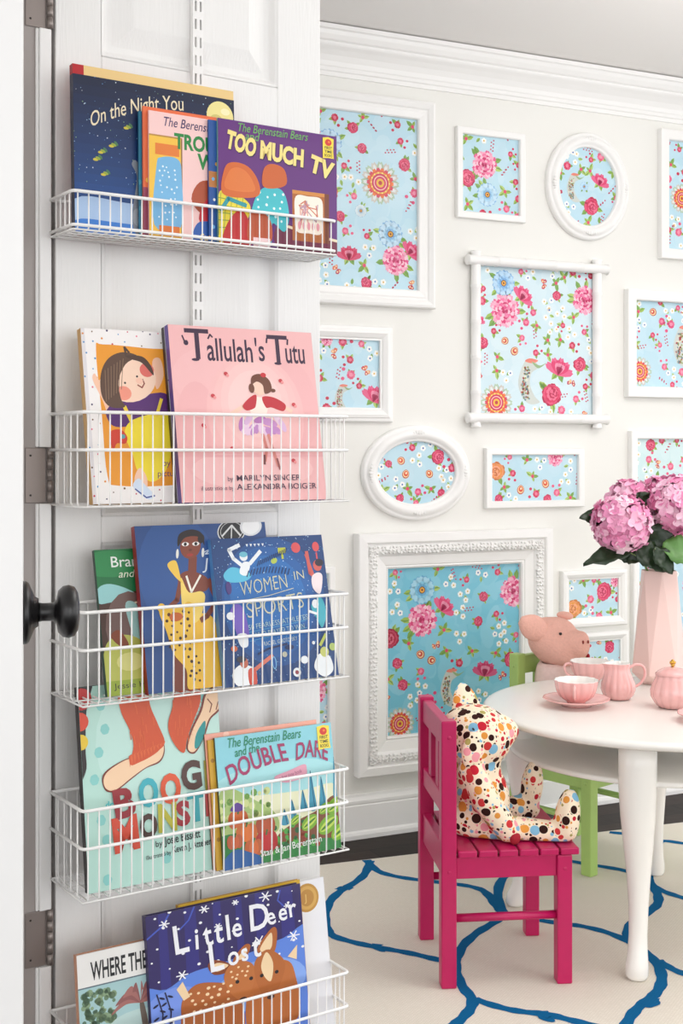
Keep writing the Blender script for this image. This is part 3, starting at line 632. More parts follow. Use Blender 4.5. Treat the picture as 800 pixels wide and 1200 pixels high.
def a_sport(A):
    A.rect(0, 0, 1, 1, (16, 62, 120)); A.ell(.5, .45, .46, .5, (22, 80, 146), n=28); A.ell(.46, .45, .4, .43, (26, 92, 162), n=28); A.ell(.45, .45, .34, .36, (30, 106, 178), n=28)
    dotscatter(A, 420, [(120, 190, 230), (70, 130, 190), (200, 225, 245)], .002, .0045); gold = (206, 206, 176); wh = (240, 244, 246)
    A.blob([(.08, .25), (.15, .2), (.25, .22), (.32, .26), (.26, .3), (.12, .3)], (90, 190, 220)); A.line([(.26, .2), (.18, .14), (.15, .08), (.24, .05)], .03, wh); A.line([(.32, .18), (.42, .1)], .03, wh); A.ell(.27, .13, .035, .035, wh); A.ell(.27, .115, .036, .022, (110, 190, 210)); A.blob([(.22, .24), (.26, .17), (.32, .18), (.28, .26)], wh)
    for k in range(5): A.poly([(.3+k*.035, .045), (.32+k*.035, .045), (.31+k*.035, .065)], wh)
    A.rect(.58, .08, .65, .12, (190, 196, 60)); A.rect(.605, .11, .625, .16, (190, 196, 60)); A.ell(.535, .17, .03, .022, (180, 200, 80), rot=-.4); A.ell(.745, .085, .042, .042, (216, 80, 84)); A.ell(.93, .085, .032, .04, (216, 80, 84)); A.line([(.93, .13), (.93, .17)], .014, (216, 80, 84))
    A.line([(.84, .12), (.85, .27), (.9, .31)], .03, (206, 92, 84)); A.line([(.83, .14), (.88, .3)], .025, (206, 92, 84)); A.ell(.925, .22, .04, .045, (206, 92, 84)); A.ell(.945, .2, .04, .03, (40, 30, 50)); A.blob([(.86, .3), (.92, .27), (.96, .3), (.92, .42), (.86, .38)], (240, 224, 226))
    for k in range(14): A.line([(.28+k*.028, .27-.02*math.sin(k*.25)), (.3+k*.028, .23-.02*math.sin(k*.25))], .008, (14, 36, 86)); A.line([(.38+k*.02, .2-k*.006), (.4+k*.02, .165-k*.006)], .007, (14, 36, 86))
    A.text('WOMEN', .21, .40, .15, gold, -.012, .05, .1, width=.42, sy=1.05); A.text('IN', .69, .315, .1, gold, -.008, .05, .1, width=.1); A.line([(.25, .43), (.45, .41), (.68, .37)], .005, gold); A.text('SPORTS', .24, .555, .17, gold, -.012, .05, .1, width=.52, sy=1.05)
    A.text('50 FEARLESS ATHLETES', .24, .635, .055, (170, 200, 200), -.003, 0, .09, width=.54); A.text('WHO PLAYED TO WIN', .28, .69, .055, (170, 200, 200), -.003, 0, .09, width=.46); A.line([(.24, .65), (.76, .60)], .004, (90, 170, 210)); A.line([(.24, .71), (.76, .65)], .004, (90, 170, 210)); A.text('RACHEL IGNOTOFSKY', .36, .75, .045, (200, 214, 210), 0, 0, .07, width=.3)
    A.blob([(.1, .5), (.16, .45), (.22, .5), (.24, .68), (.16, .7), (.12, .6)], (120, 96, 190)); A.ell(.1, .53, .035, .03, wh); A.ell(.11, .34, .025, .05, (70, 50, 120)); A.blob([(.14, .66), (.22, .66), (.22, .74), (.16, .74)], wh)
    A.blob([(.82, .5), (.92, .45), (.95, .56), (.9, .66), (.86, .6)], (70, 180, 196)); A.ell(.86, .49, .03, .035, wh); A.line([(.8, .54), (.86, .56)], .02, wh)
    A.blob([(.06, .92), (.14, .86), (.26, .9), (.24, 1), (.1, 1)], wh); A.line([(.26, .9), (.42, .82)], .03, (220, 120, 100)); A.ell(.17, .85, .035, .04, (196, 110, 86)); A.ell(.15, .825, .04, .025, (40, 44, 60)); A.blob([(.2, .9), (.26, .9), (.26, 1), (.2, 1)], (210, 80, 60))
    A.ell(.1, .75, .028, .022, (206, 106, 70)); A.ell(.62, .95, .035, .035, wh); A.ell(.62, .95, .016, .016, (150, 60, 70)); A.ell(.53, .82, .022, .022, (190, 190, 170)); A.ell(.7, .87, .035, .03, wh); A.ell(.43, .87, .02, .05, (120, 180, 220)); A.ell(.43, .87, .012, .04, (36, 90, 160))
    A.blob([(.78, .93), (.84, .84), (.93, .86), (.95, .96), (.86, 1)], wh); A.ell(.89, .83, .04, .04, (200, 206, 110)); A.line([(.86, .78), (.92, .71)], .025, (190, 200, 90)); A.ell(.97, .8, .03, .03, (180, 200, 110)); A.ell(.8, .76, .014, .014, wh)
    A.line([(.3, .8), (.4, .77), (.56, .75)], .016, (14, 40, 92)); A.ell(.58, .775, .04, .02, (14, 40, 92))
book(2, 265, 397, 632, .1215, .0735, .011, a_sport, 'bright blue hardcover book about athletes, rightmost below the pink ballet book', (90, 150, 210), xtop=245)

def a_boogie(A):
    mint = (186, 226, 214); A.rect(0, 0, 1, 1, mint); A.ell(.6, .3, .5, .5, (196, 232, 222), n=24)
    for u, v in ((.15, .1), (.17, .22), (.12, .33), (.08, .46), (.11, .66), (.14, .76), (.6, .06), (.13, .95), (.9, .12), (.55, .9), (.9, .8)):
        for k in range(6): A.ell(u+.012*math.cos(k), v+.012*math.sin(k), .02, .02, (140, 210, 204))
    A.blob([(-.1, -.1), (.1, -.05), (.05, .12), (.03, .3), (.02, .42), (-.1, .5)], (36, 24, 26)); A.ell(.02, .06, .07, .07, (190, 36, 36)); A.ell(.0, .17, .06, .06, (220, 70, 40)); A.ell(.0, .27, .05, .05, (236, 200, 50))
    og, og2, ol, pe = (214, 84, 40), (226, 104, 54), (120, 44, 28), (250, 212, 174)
    A.blob([(.13, .46), (.17, .42), (.3, .38), (.42, .37), (.56, .32), (.58, .37), (.54, .42), (.44, .44), (.34, .48), (.22, .53), (.15, .52)], ol); A.blob([(.14, .465), (.18, .425), (.3, .385), (.42, .375), (.56, .325), (.572, .37), (.535, .413), (.44, .435), (.34, .473), (.22, .523), (.155, .512)], pe)
    A.blob([(.27, -.1), (.5, -.1), (.49, .1), (.54, .22), (.585, .32), (.54, .36), (.48, .385), (.4, .405), (.33, .41), (.36, .32), (.34, .24), (.28, .12)], og)
    for i in range(22): u = .33+i*.0118; A.poly([(u-.008, .37-i*.002), (u+.012, .36-i*.002), (u-.002+.004*(i % 3), .425-i*.0042)], (og, og2)[i % 2])
    for i in range(16): u = .31+rnd.random()*.2; v = .05+rnd.random()*.28; A.line([(u, v), (u+.005, v+.04)], .006, og2)
    A.blob([(.74, .37), (.78, .28), (.86, .18), (.9, .1), (.97, .07), (1.02, .09), (1.06, .14), (1.0, .2), (.93, .24), (.88, .32), (.8, .4)], ol); A.blob([(.75, .37), (.79, .285), (.87, .19), (.91, .11), (.97, .078), (1.01, .1), (1.05, .14), (.99, .193), (.92, .235), (.87, .315), (.8, .39)], pe); A.blob([(.8, .37), (.82, .3), (.89, .24), (.88, .31), (.83, .37)], (40, 150, 150)); A.line([(.93, .2), (.95, .16), (.92, .13)], .008, ol); A.line([(.98, .19), (1.0, .15)], .008, ol)
    A.blob([(.62, -.1), (.86, -.1), (.87, .08), (.86, .15), (.8, .24), (.75, .32), (.72, .39), (.66, .35), (.62, .28), (.62, .22), (.66, .14), (.67, .06)], og)
    for i in range(12): v = .12+i*.023; A.poly([(.84-i*.011, v), (.86-i*.011, v+.02), (.86-i*.012+.02, v+.03)], og)
    for i in range(14): u = .66+rnd.random()*.14; v = .0+rnd.random()*.3; A.line([(u, v), (u-.004, v+.04)], .006, og2)
    A.text('do', .14, .605, .06, (90, 196, 200), .02)
    for ch, u, v, wd, sz, c, rt in (('B', .2, .665, .155, .25, (150, 34, 44), .1), ('O', .375, .625, .14, .24, (60, 176, 190), 0), ('O', .53, .627, .15, .255, (222, 88, 50), 0), ('G', .69, .578, .15, .25, (80, 52, 46), .05), ('I', .85, .59, .06, .26, (150, 140, 40), 0), ('E', .93, .6, .12, .24, (90, 170, 160), 0),
                             ('M', .18, .825, .185, .29, (214, 74, 48), .06), ('O', .37, .778, .125, .2, (76, 50, 44), 0), ('N', .495, .762, .14, .24, (190, 184, 60), -.02), ('S', .635, .748, .1, .21, (160, 40, 50), 0), ('T', .725, .737, .13, .255, (50, 160, 170), 0), ('E', .845, .722, .1, .2, (170, 50, 50), 0), ('R', .94, .715, .1, .2, (80, 50, 46), 0)):
        A.text(ch, u, v, sz, c, .045, 0, rt, width=wd)
    A.text('by', .47, .835, .055, (40, 40, 44), .004); A.text('Josie Bissett', .54, .832, .075, (30, 32, 36), .014, 0, .03, width=.26); A.text('illustrated by', .4, .89, .038, (40, 40, 44), .003, 0, .05, width=.18); A.text('Kevan J. Atteberry', .59, .88, .062, (30, 32, 36), .012, 0, .04, width=.32)
book(3, 104, 268, 806, .105, .066, .013, a_boogie, 'mint green hardcover book with two orange furry legs and large peach feet', (30, 22, 26), xtop=89)
book(3, 250, 382, 860, .1095, .082, .004, a_spots((240, 170, 150), [(250, 200, 180)]), 'thin paperback with a salmon top edge tucked behind the turquoise garden book', (120, 90, 60), hard=False, xtop=246)
book(3, 254, 388, 868, .1145, .087, .0045, a_spots((214, 166, 40), [(170, 120, 30)]), 'thin gold paperback showing its spine left of the turquoise garden book', (190, 140, 40), hard=False, xtop=241)
def a_dare(A):
    A.rect(0, 0, 1, 1, (142, 210, 222)); A.ell(.5, .45, .6, .2, (168, 222, 226), n=24); A.blob([(0, .42), (.3, .48), (.7, .5), (1, .5), (1, .8), (0, .8)], (236, 236, 200))
    A.blob([(0, .44), (.1, .4), (.2, .45), (.3, .52), (.42, .6), (.48, .72), (.4, .8), (0, .8)], (170, 196, 120)); dotscatter(A, 40, [(110, 160, 70), (210, 220, 150)], .014, .03, (0, .44, .4, .76))
    A.blob([(.44, .84), (.6, .74), (.8, .68), (1, .6), (1, 1.1), (.4, 1.1)], (130, 76, 46)); A.blob([(-.1, .8), (.1, .74), (.3, .84), (.6, .88), (1, .93), (1, 1.1), (-.1, 1.1)], (46, 130, 62)); dotscatter(A, 60, [(30, 100, 50), (80, 170, 70), (150, 60, 40)], .01, .024, (.3, .74, .8, .94))
    for u, v0, v1 in ((.78, .36, .66), (.87, .42, .66), (1.0, .28, .6), (.6, .56, .7), (.53, .62, .74), (.7, .5, .66)): A.blob([(u, v0), (u+.02, (v0+v1)/2), (u+.03, v1), (u-.03, v1), (u-.02, (v0+v1)/2)], (60, 150, 180)); A.line([(u, v0), (u+.015, v1)], .006, (30, 80, 110))
    for u, v, r in ((.74, .76, .08), (.9, .8, .1), (.98, .66, .09), (1.0, .87, .09), (.62, .72, .05), (.88, .67, .06)):
        A.ell(u, v, r, r*.6, (126, 180, 50), rot=-.5); A.ell(u, v, r*.85, r*.3, (196, 220, 90), rot=-.5); A.ell(u, v, r*.8, r*.1, (70, 130, 40), rot=-.5)
    for u, v, r, c in ((.14, .64, .075, (214, 104, 46)), (.36, .72, .075, (190, 84, 44)), (.2, .75, .08, (226, 120, 50)), (.36, .84, .085, (196, 44, 46)), (.1, .8, .06, (206, 100, 56)), (.25, .87, .07, (214, 110, 56))):
        for k in (-1, 1, 0): A.ell(u+k*r*.55, v, r*.55, r*.82, mixc(c, (90, 40, 20), .15*(k != 0)))
        A.line([(u, v-r*.6), (u+.01, v-r)], .014, (60, 110, 50))
    A.blob([(.0, .93), (.1, .86), (.22, .9), (.3, .95), (.3, 1.05), (.0, 1.05)], (44, 96, 160)); A.blob([(.08, .56), (.14, .51), (.2, .56), (.14, .58)], (96, 60, 150))
    A.text('The Berenstain Bears', .09, .088, .1, (34, 138, 98), .006, .2, 0, width=.63); A.text('and the', .15, .165, .09, (34, 138, 98), .008, .15, .08, width=.21)
    mg = (164, 50, 98); A.text('DOUBLE', .085, .375, .19, mg, .016, 0, .22, width=.53, bend=arc(.035)); A.text('DARE', .655, .262, .175, mg, .016, 0, -.13, width=.29, bend=arc(.03))
    A.blob([(.47, .36), (.6, .33), (.73, .3), (.75, .34), (.73, .4), (.6, .42), (.56, .42), (.5, .4)], (226, 160, 180)); A.text('a first time book', .51, .395, .04, (150, 70, 110), .0, 0, .16, width=.2); badge(A, .868, .012, .11)
    A.text('Stan & Jan Berenstain', .3, .95, .07, (240, 246, 240), .004, 0, .05, width=.53)
book(3, 263, 400, 865, .1205, .091, .0055, a_dare, 'turquoise paperback with a vegetable garden picture and magenta title', (80, 90, 70), hard=False, xtop=252)

def a_white(A): A.rect(0, 0, 1, 1, (238, 238, 242)); A.ell(.87, .105, .085, .085, (196, 146, 60), n=28); A.ell(.87, .105, .07, .07, (214, 168, 84), n=28); A.ell(.87, .105, .05, .05, (190, 138, 58), n=28); A.text('J', .855, .125, .06, (226, 190, 110), .01); A.ell(.4, .6, .3, .3, (226, 230, 238), n=24)
book(4, 222, 394, 1066, .094, .058, .012, a_white, 'white hardcover book with a round gold seal, at the right of the lowest basket', (230, 230, 232), xtop=200)
book(4, 222, 366, 1060, .1065, .071, .0085, lambda A: (A.rect(0, 0, 1, 1, (226, 180, 40)), A.rect(.03, .03, .97, .97, (236, 196, 60))), 'yellow book showing its top edge behind the purple deer book', (200, 150, 30), xtop=214)
def a_where(A):
    A.rect(0, 0, 1, 1, (240, 238, 234)); A.rect(0, .205, 1, 1, (168, 204, 206)); A.rect(.0, .2, 1, .208, (90, 110, 120)); A.ell(.5, .6, .4, .25, (190, 216, 212), n=24)
    A.blob([(.14, .8), (.16, .5), (.19, .5), (.2, .8)], (130, 120, 96))
    dotscatter(A, 90, [(110, 140, 110), (140, 166, 130), (90, 120, 100)], .014, .03, (.03, .24, .3, .48)); A.blob([(.5, .9), (.54, .6), (.52, .38), (.56, .38), (.6, .6), (.6, .9)], (110, 96, 84))
    for k in range(9): a = -2.9+k*.36; A.blob([(.53, .37), (.53+.12*math.cos(a), .34+.1*math.sin(a)), (.53+.27*math.cos(a), .38+.15*math.sin(a)+.06), (.53+.13*math.cos(a), .38+.08*math.sin(a))], ((168, 110, 104), (146, 92, 90))[k % 2])
    A.blob([(0, .8), (.5, .74), (1, .8), (1, 1.1), (0, 1.1)], (150, 160, 110)); A.text('WHERE THE WILD', .115, .165, .2, (36, 36, 38), .02, 0, 0, width=.74)
book(4, 99, 232, 1120, .110, .082, .011, a_where, 'white and blue book with bold black capitals left of the purple deer book', (206, 150, 120), xtop=92)
def a_deer(A):
    A.rect(0, 0, 1, 1, (48, 36, 96)); A.xf = lambda u, v: (u, v*.68)
    for u, w_ in ((.1, .05), (.27, .07), (.44, .05), (.72, .06), (.9, .08), (.58, .04)): A.poly([(u-w_/2, 0), (u+w_/2, 0), (u+w_*.7, 1), (u-w_*.7, 1)], (50, 44, 124))
    A.line([(.0, .18), (.1, .1), (.14, .02)], .012, (70, 90, 190)); A.line([(.3, .0), (.26, .1), (.2, .16)], .01, (70, 90, 190)); A.line([(.86, .02), (.84, .1), (.88, .16)], .01, (70, 90, 190))
    A.blob([(-.1, .62), (.1, .6), (.25, .52), (.45, .5), (.7, .46), (.86, .42), (1.1, .42), (1.1, 1.6), (-.1, 1.6)], (94, 134, 222)); A.ell(.7, .75, .3, .2, (134, 170, 238), n=24); A.ell(.15, .8, .2, .2, (120, 150, 230), n=24)
    wh = (246, 246, 250); dotscatter(A, 40, [wh], .005, .012, (0, 0, 1, .55), .09)
    for u, v, r in ((.11, .09, .03), (.36, .04, .03), (.76, .045, .04), (.56, .04, .02), (.2, .52, .035), (.7, .4, .045), (.93, .42, .04), (.44, .2, .022), (.9, .16, .02)):
        for k in range(3): A.line([(u-r*math.cos(k*PI/3), v-r*math.sin(k*PI/3)/A.asp), (u+r*math.cos(k*PI/3), v+r*math.sin(k*PI/3)/A.asp)], .009, wh)
    br, dk, cr = (176, 98, 44), (136, 66, 28), (244, 214, 170)
    A.blob([(.2, .7), (.28, .62), (.4, .64), (.5, .7), (.56, .85), (.54, 1.1), (.2, 1.1), (.18, .82)], br); A.blob([(.62, .7), (.74, .62), (.86, .6), (.92, .72), (.92, 1.1), (.6, 1.1)], (188, 108, 50)); A.poly([(.16, .62), (.2, .57), (.24, .7), (.2, .72)], cr); A.poly([(.88, .58), (.95, .5), (.94, .62)], cr)
    A.blob([(.36, .5), (.4, .46), (.5, .52), (.5, .58), (.4, .58)], dk); A.blob([(.52, .5), (.6, .4), (.64, .42), (.6, .52), (.55, .55)], br); A.blob([(.68, .46), (.78, .32), (.82, .34), (.8, .5), (.74, .54)], br); A.blob([(.7, .46), (.78, .35), (.78, .46), (.74, .5)], cr); A.blob([(.38, .52), (.42, .49), (.49, .53), (.42, .56)], cr); A.blob([(.55, .5), (.61, .42), (.6, .5)], cr)
    A.blob([(.46, .6), (.52, .52), (.62, .54), (.66, .62), (.64, .74), (.58, .84), (.52, .8), (.47, .7)], (190, 112, 54)); A.blob([(.66, .56), (.74, .48), (.82, .54), (.86, .64), (.82, .78), (.76, .88), (.7, .84), (.66, .7)], (180, 102, 46)); A.blob([(.7, .6), (.74, .5), (.78, .6), (.76, .74), (.72, .7)], cr)
    dotscatter(A, 26, [cr], .009, .013, (.24, .66, .5, .84), .035); dotscatter(A, 10, [cr], .008, .01, (.5, .56, .62, .66), .03)
    for u, v in ((.54, .68), (.63, .68), (.7, .68), (.8, .68)): A.ell(u, v, .013, .015, (30, 20, 20))
    A.ell(.57, .83, .025, .018, (60, 34, 26)); A.ell(.75, .87, .025, .018, (60, 34, 26))
    for u in (.05, .1): A.line([(u, .98), (u+.02, .78), (u-.01, .62)], .008, (28, 26, 60)); [A.ell(u+.02*(-1)**k, .66+k*.05, .02, .008, (28, 26, 60), rot=.6*(-1)**k) for k in range(6)]
    for tx, u, v, sz, rt in (('L', .17, .365, .2, .05), ('i', .3, .36, .15, 0), ('t', .365, .355, .16, .08), ('t', .43, .35, .16, 0), ('l', .5, .345, .18, .03), ('e', .54, .335, .14, 0), ('D', .65, .32, .19, 0), ('e', .775, .305, .13, .1), ('e', .85, .29, .13, 0), ('r', .92, .28, .14, .05), ('L', .38, .57, .2, .04), ('o', .5, .555, .14, 0), ('s', .59, .545, .13, .05), ('t', .665, .535, .16, 0)): A.text(tx, u-.015, v-.02, sz, wh, .016, 0, rt, sy=1.6)
book(4, 183, 366, 1074, .1205, .086, .012, a_deer, 'purple night hardcover book with two spotted deer and white hand lettering', (52, 40, 90), xtop=173)

# ------------------------------------------------------------------ floral fabric
PK = [(236, 96, 146), (244, 142, 178), (250, 186, 206), (214, 52, 112), (226, 74, 130)]
def petal(A, u, v, r, a, wd, col, L):
    """petal from the point outwards, r long, in fractions of the width"""
    pts = [(0, 0), (.45, -.8), (.8, -1), (1, -.45), (.93, 0), (1, .45), (.8, 1), (.45, .8)]
    c, s_ = math.cos(a), math.sin(a)
    A.poly([(u+(x*r)*c-(y*wd)*s_, v+((x*r)*s_+(y*wd)*c)/A.asp) for x, y in pts], col, L)
class Floral:
    def __init__(s, A, w, deep=0.0, seed=1):
        s.A = A; s.k = 1/w; s.d = deep; s.r = random.Random(seed); s.taken = []
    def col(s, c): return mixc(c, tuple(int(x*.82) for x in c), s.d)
    def leaf(s, u, v, l, a, c=None):
        r = s.r; c = s.col(c or r.choice([(158, 190, 84), (178, 204, 108), (126, 170, 76)])); k = s.k; A = s.A
        cs, sn = math.cos(a), math.sin(a); l *= k
        A.poly([(u+x*l*cs-y*l*sn, v+(x*l*sn+y*l*cs)/A.asp) for x, y in ((0, 0), (.3, -.24), (.65, -.22), (1, 0), (.65, .22), (.3, .24))], c, 3)
        A.poly([(u+x*l*cs-y*l*sn, v+(x*l*sn+y*l*cs)/A.asp) for x, y in ((.05, 0), (.6, -.16), (1, 0))], s.col((110, 156, 70)), 4)
    def peony(s, u, v, R, rich=(214, 52, 112)):
        k = s.k; r = s.r
        for i in range(5): a = r.random()*6.3; s.leaf(u+R*k*.7*math.cos(a), v+R*k*.7*math.sin(a)/s.A.asp, R*.75, a)
        for j, (n, f, cs) in enumerate(((13, 1, [(232, 90, 144), (246, 160, 190)]), (13, .92, [(252, 206, 220), (248, 176, 200)]), (11, .76, [(220, 60, 120), (240, 120, 164)]), (11, .66, [(252, 200, 216), (246, 150, 184)]), (8, .5, [(206, 44, 104), (234, 100, 150)]), (8, .4, [(250, 190, 210), (240, 130, 172)]), (5, .22, [(196, 36, 96), (226, 80, 136)]))):
            for i in range(n): petal(s.A, u+r.uniform(-.05, .05)*R*k, v+r.uniform(-.05, .05)*R*k/s.A.asp, R*k*f, 2*PI*(i+.5*j)/n+r.uniform(-.1, .1), R*k*f*2.0/n*1.25, s.col(cs[i % 2]), 5+j)
    def daisy(s, u, v, R, c=(168, 214, 242)):
        k = s.k; r = s.r
        for i in range(4): a = r.random()*6.3; s.leaf(u+R*k*.7*math.cos(a), v+R*k*.7*math.sin(a)/s.A.asp, R*.75, a)
        for j, (n, f, cc) in enumerate(((9, 1, mixc(c, (60, 120, 180), .3)), (9, .94, mixc(c, (255, 255, 255), .35)), (9, .6, mixc(c, (255, 255, 255), .1)), (8, .42, mixc(c, (60, 110, 180), .25)))):
            for i in range(n): petal(s.A, u, v, R*k*f, 2*PI*(i+.4*j)/n, R*k*f*.34, s.col(cc), 5+j)
        s.A.ell(u, v, R*k*.24, R*k*.24, s.col((120, 80, 40)), L=11); s.A.ell(u, v, R*k*.18, R*k*.18, s.col((236, 170, 60)), L=12); s.A.ell(u, v, R*k*.08, R*k*.08, s.col((130, 60, 40)), L=13)
    def tulip(s, u, v, R, a=-1.2, c=(222, 56, 110)):
        k = s.k
        for da in (2.6, 3.6): s.leaf(u, v, R*1.1, a+da)
        for j, (n, sp, f, cc) in enumerate(((5, .55, 1, mixc(c, (255, 255, 255), .2)), (4, .45, .86, c), (3, .35, .7, mixc(c, (255, 220, 230), .55)), (3, .3, .5, mixc(c, (120, 0, 50), .4)))):
            for i in range(n): petal(s.A, u-R*k*.5*math.cos(a), v-R*k*.5*math.sin(a)/s.A.asp, R*k*1.5*f, a+(i-(n-1)/2)*sp, R*k*.3*f, s.col(cc), 5+j)
    def rose(s, u, v, R, c=(216, 44, 92)):
        k = s.k; r = s.r; a0 = r.random()*6.3
        for i in range(3): a = r.random()*6.3; s.leaf(u+R*k*.5*math.cos(a), v+R*k*.5*math.sin(a)/s.A.asp, R*1.1, a)
        for j, (n, f, sh, cc) in enumerate(((6, 1, 0, mixc(c, (110, 0, 40), .22)), (6, .9, .04, mixc(c, (255, 160, 185), .3)), (5, .74, .1, c), (4, .62, .14, mixc(c, (255, 180, 196), .5)), (4, .46, .2, mixc(c, (120, 0, 40), .25)), (3, .34, .24, mixc(c, (255, 190, 205), .4)), (2, .18, .28, mixc(c, (110, 0, 40), .35)))):
            for i in range(n): petal(s.A, u+sh*R*k*math.cos(a0)+r.uniform(-.05, .05)*R*k, v+sh*R*k*math.sin(a0)/s.A.asp, R*k*f*r.uniform(.88, 1.06), 2*PI*i/n+j*.8+r.uniform(-.2, .2), R*k*f*.55, s.col(cc), 5+j)
    def mandala(s, u, v, R):
        k = s.k; A = s.A
        for i in range(16): petal(A, u, v, R*k, 2*PI*i/16, R*k*.17, s.col((206, 200, 190) if i % 2 else (176, 200, 170)), 3)
        for i in range(16): petal(A, u, v, R*k*.9, 2*PI*i/16, R*k*.09, s.col((226, 232, 232)), 4)
        for i in range(18): petal(A, u, v, R*k*.72, 2*PI*i/18, R*k*.11, s.col((214, 56, 90) if i % 2 else (238, 120, 50)), 5)
        for j, (f, c) in enumerate(((.58, (224, 90, 60)), (.5, (236, 180, 70)), (.44, (206, 44, 90)), (.34, (250, 214, 200)), (.3, (214, 60, 100)), (.2, (240, 190, 60)), (.1, (190, 50, 60)))): A.ell(u, v, R*k*f, R*k*f, s.col(c), L=6+j, n=24)
        for i in range(14): A.ell(u+R*k*.47*math.cos(2*PI*i/14), v+R*k*.47*math.sin(2*PI*i/14)/A.asp, R*k*.045, R*k*.045, s.col((250, 230, 120)), L=13, n=6)
    def paisley(s, u, v, R, a=0, c=(206, 70, 60)):
        k = s.k; A = s.A
        def f(sc_, col, L):
            pts = []
            for i in range(18):
                t = i/18*2*PI; rr = 1-.35*math.cos(t); x = math.cos(t)*rr*.75; y = math.sin(t)*(.62-.3*math.cos(t)); y += .4*max(0, x)**2
                pts.append((x*sc_, y*sc_))
            c_, s_ = math.cos(a), math.sin(a)
            A.poly([(u+R*k*(-x*c_-y*s_), v+R*k*(-x*s_+y*c_)/A.asp) for x, y in pts], s.col(col), L)
        f(.9, mixc(c, (150, 60, 50), .4), 4); f(.74, (244, 214, 160), 5); f(.55, c, 6); f(.24, (250, 226, 190), 7)
    def bird(s, u, v, R):
        k = s.k; A = s.A
        A.blob([(u+R*k*x, v+R*k*y/A.asp) for x, y in ((-.3, -1), (.2, -1.1), (.5, -.7), (.1, -.4), (0, .2), (.3, .8), (.6, 1.1), (0, 1.2), (-.5, .8), (-.7, 0))], s.col((204, 210, 204)), 4)
        for i in range(90):
            t = s.r.random(); x = -.35+s.r.uniform(-.2, .25)+.2*abs(t-.5); y = -.7+t*1.7; A.ell(u+R*k*x, v+R*k*y/A.asp, R*k*.06, R*k*.06, s.col(s.r.choice([(190, 80, 70), (120, 150, 160), (230, 226, 200), (150, 160, 90)])), L=5, n=6)
        A.blob([(u+R*k*x, v+R*k*y/A.asp) for x, y in ((-.3, -1.0), (0, -1.15), (.5, -1.05), (.15, -.9))], s.col((232, 130, 112)), 6); A.blob([(u+R*k*x, v+R*k*y/A.asp) for x, y in ((.1, -1.0), (.6, -.8), (1, -.95), (.5, -.65))], s.col((150, 180, 130)), 7)
    def small(s, u, v):
        r = s.r; k = s.k; A = s.A; t = r.random(); a = r.random()*6.28
        if t < .33:
            R = r.uniform(.009, .0145)*k; c = r.choice([(214, 40, 86), (224, 70, 120), (200, 30, 70), (232, 90, 130)])
            for i in range(2): s.leaf(u, v, r.uniform(.018, .026), a+1.5+i*1.2)
            for i in range(5): petal(A, u, v, R, a+2*PI*i/5, R*.5, s.col(mixc(c, (255, 200, 210), .25*(i % 2))), 5)
            A.ell(u, v, R*.45, R*.45, s.col(mixc(c, (255, 210, 220), .5)), L=6, n=8)
            for i in range(2): A.ell(u+R*2.1*math.cos(a+i), v+R*2.1*math.sin(a+i)/A.asp, R*.45, R*.4, s.col(c), L=5, n=8)
        elif t < .6:
            for i in range(r.choice([2, 3, 3])):
                uu, vv = u+.016*k*math.cos(a+i*2.1), v+.016*k*math.sin(a+i*2.1)/A.asp
                for j in range(5): petal(A, uu, vv, .0095*k, a+2*PI*j/5, .0042*k, s.col((250, 250, 246)), 5)
                A.ell(uu, vv, .0032*k, .0032*k, s.col((232, 190, 80) if r.random() < .6 else (70, 110, 180)), L=6, n=6)
            s.leaf(u, v, .02, a+4)
        elif t < .76:
            for i in range(7): A.ell(u+(.0055*k)*i*math.cos(a)+.004*k*((-1)**i)*math.sin(a), v+((.0055*k)*i*math.sin(a)+.004*k*((-1)**i)*math.cos(a))/A.asp, .0032*k, .0026*k, s.col((196, 60, 90)), L=5, n=6)
        elif t < .82: [petal(A, u, v, r.uniform(.012, .019)*k, a+q, .006*k, s.col(r.choice([(204, 60, 70), (226, 110, 80), (190, 50, 90), (236, 170, 120)])), 5+q_) for q_, q in enumerate((0, .9, 2.6, 3.5))]; [A.ell(u+.009*k*math.cos(a+q), v+.009*k*math.sin(a+q)/A.asp, .0028*k, .0028*k, s.col((250, 226, 180)), L=10, n=6) for q in (0, .9, 2.6, 3.5)]
        else:
            for i in range(4): s.leaf(u, v, r.uniform(.018, .03), a+i*1.3)
            A.ell(u, v, .006*k, .006*k, s.col((226, 70, 110)), L=6, n=8)
    def fill(s, heroes, gap=.041, n=900):
        A = s.A; pts = []
        for h in heroes:
            pts.append((h[1], h[2], h[3]*.95+.006)); getattr(s, h[0])(*h[1:])
        for _ in range(n):
            u, v = s.r.random(), s.r.random()
            if all(math.hypot((u-a)/s.k, (v-b)*A.asp/s.k) > max(gap, R+gap*.5) for a, b, R in pts): pts.append((u, v, 0)); s.small(u, v)

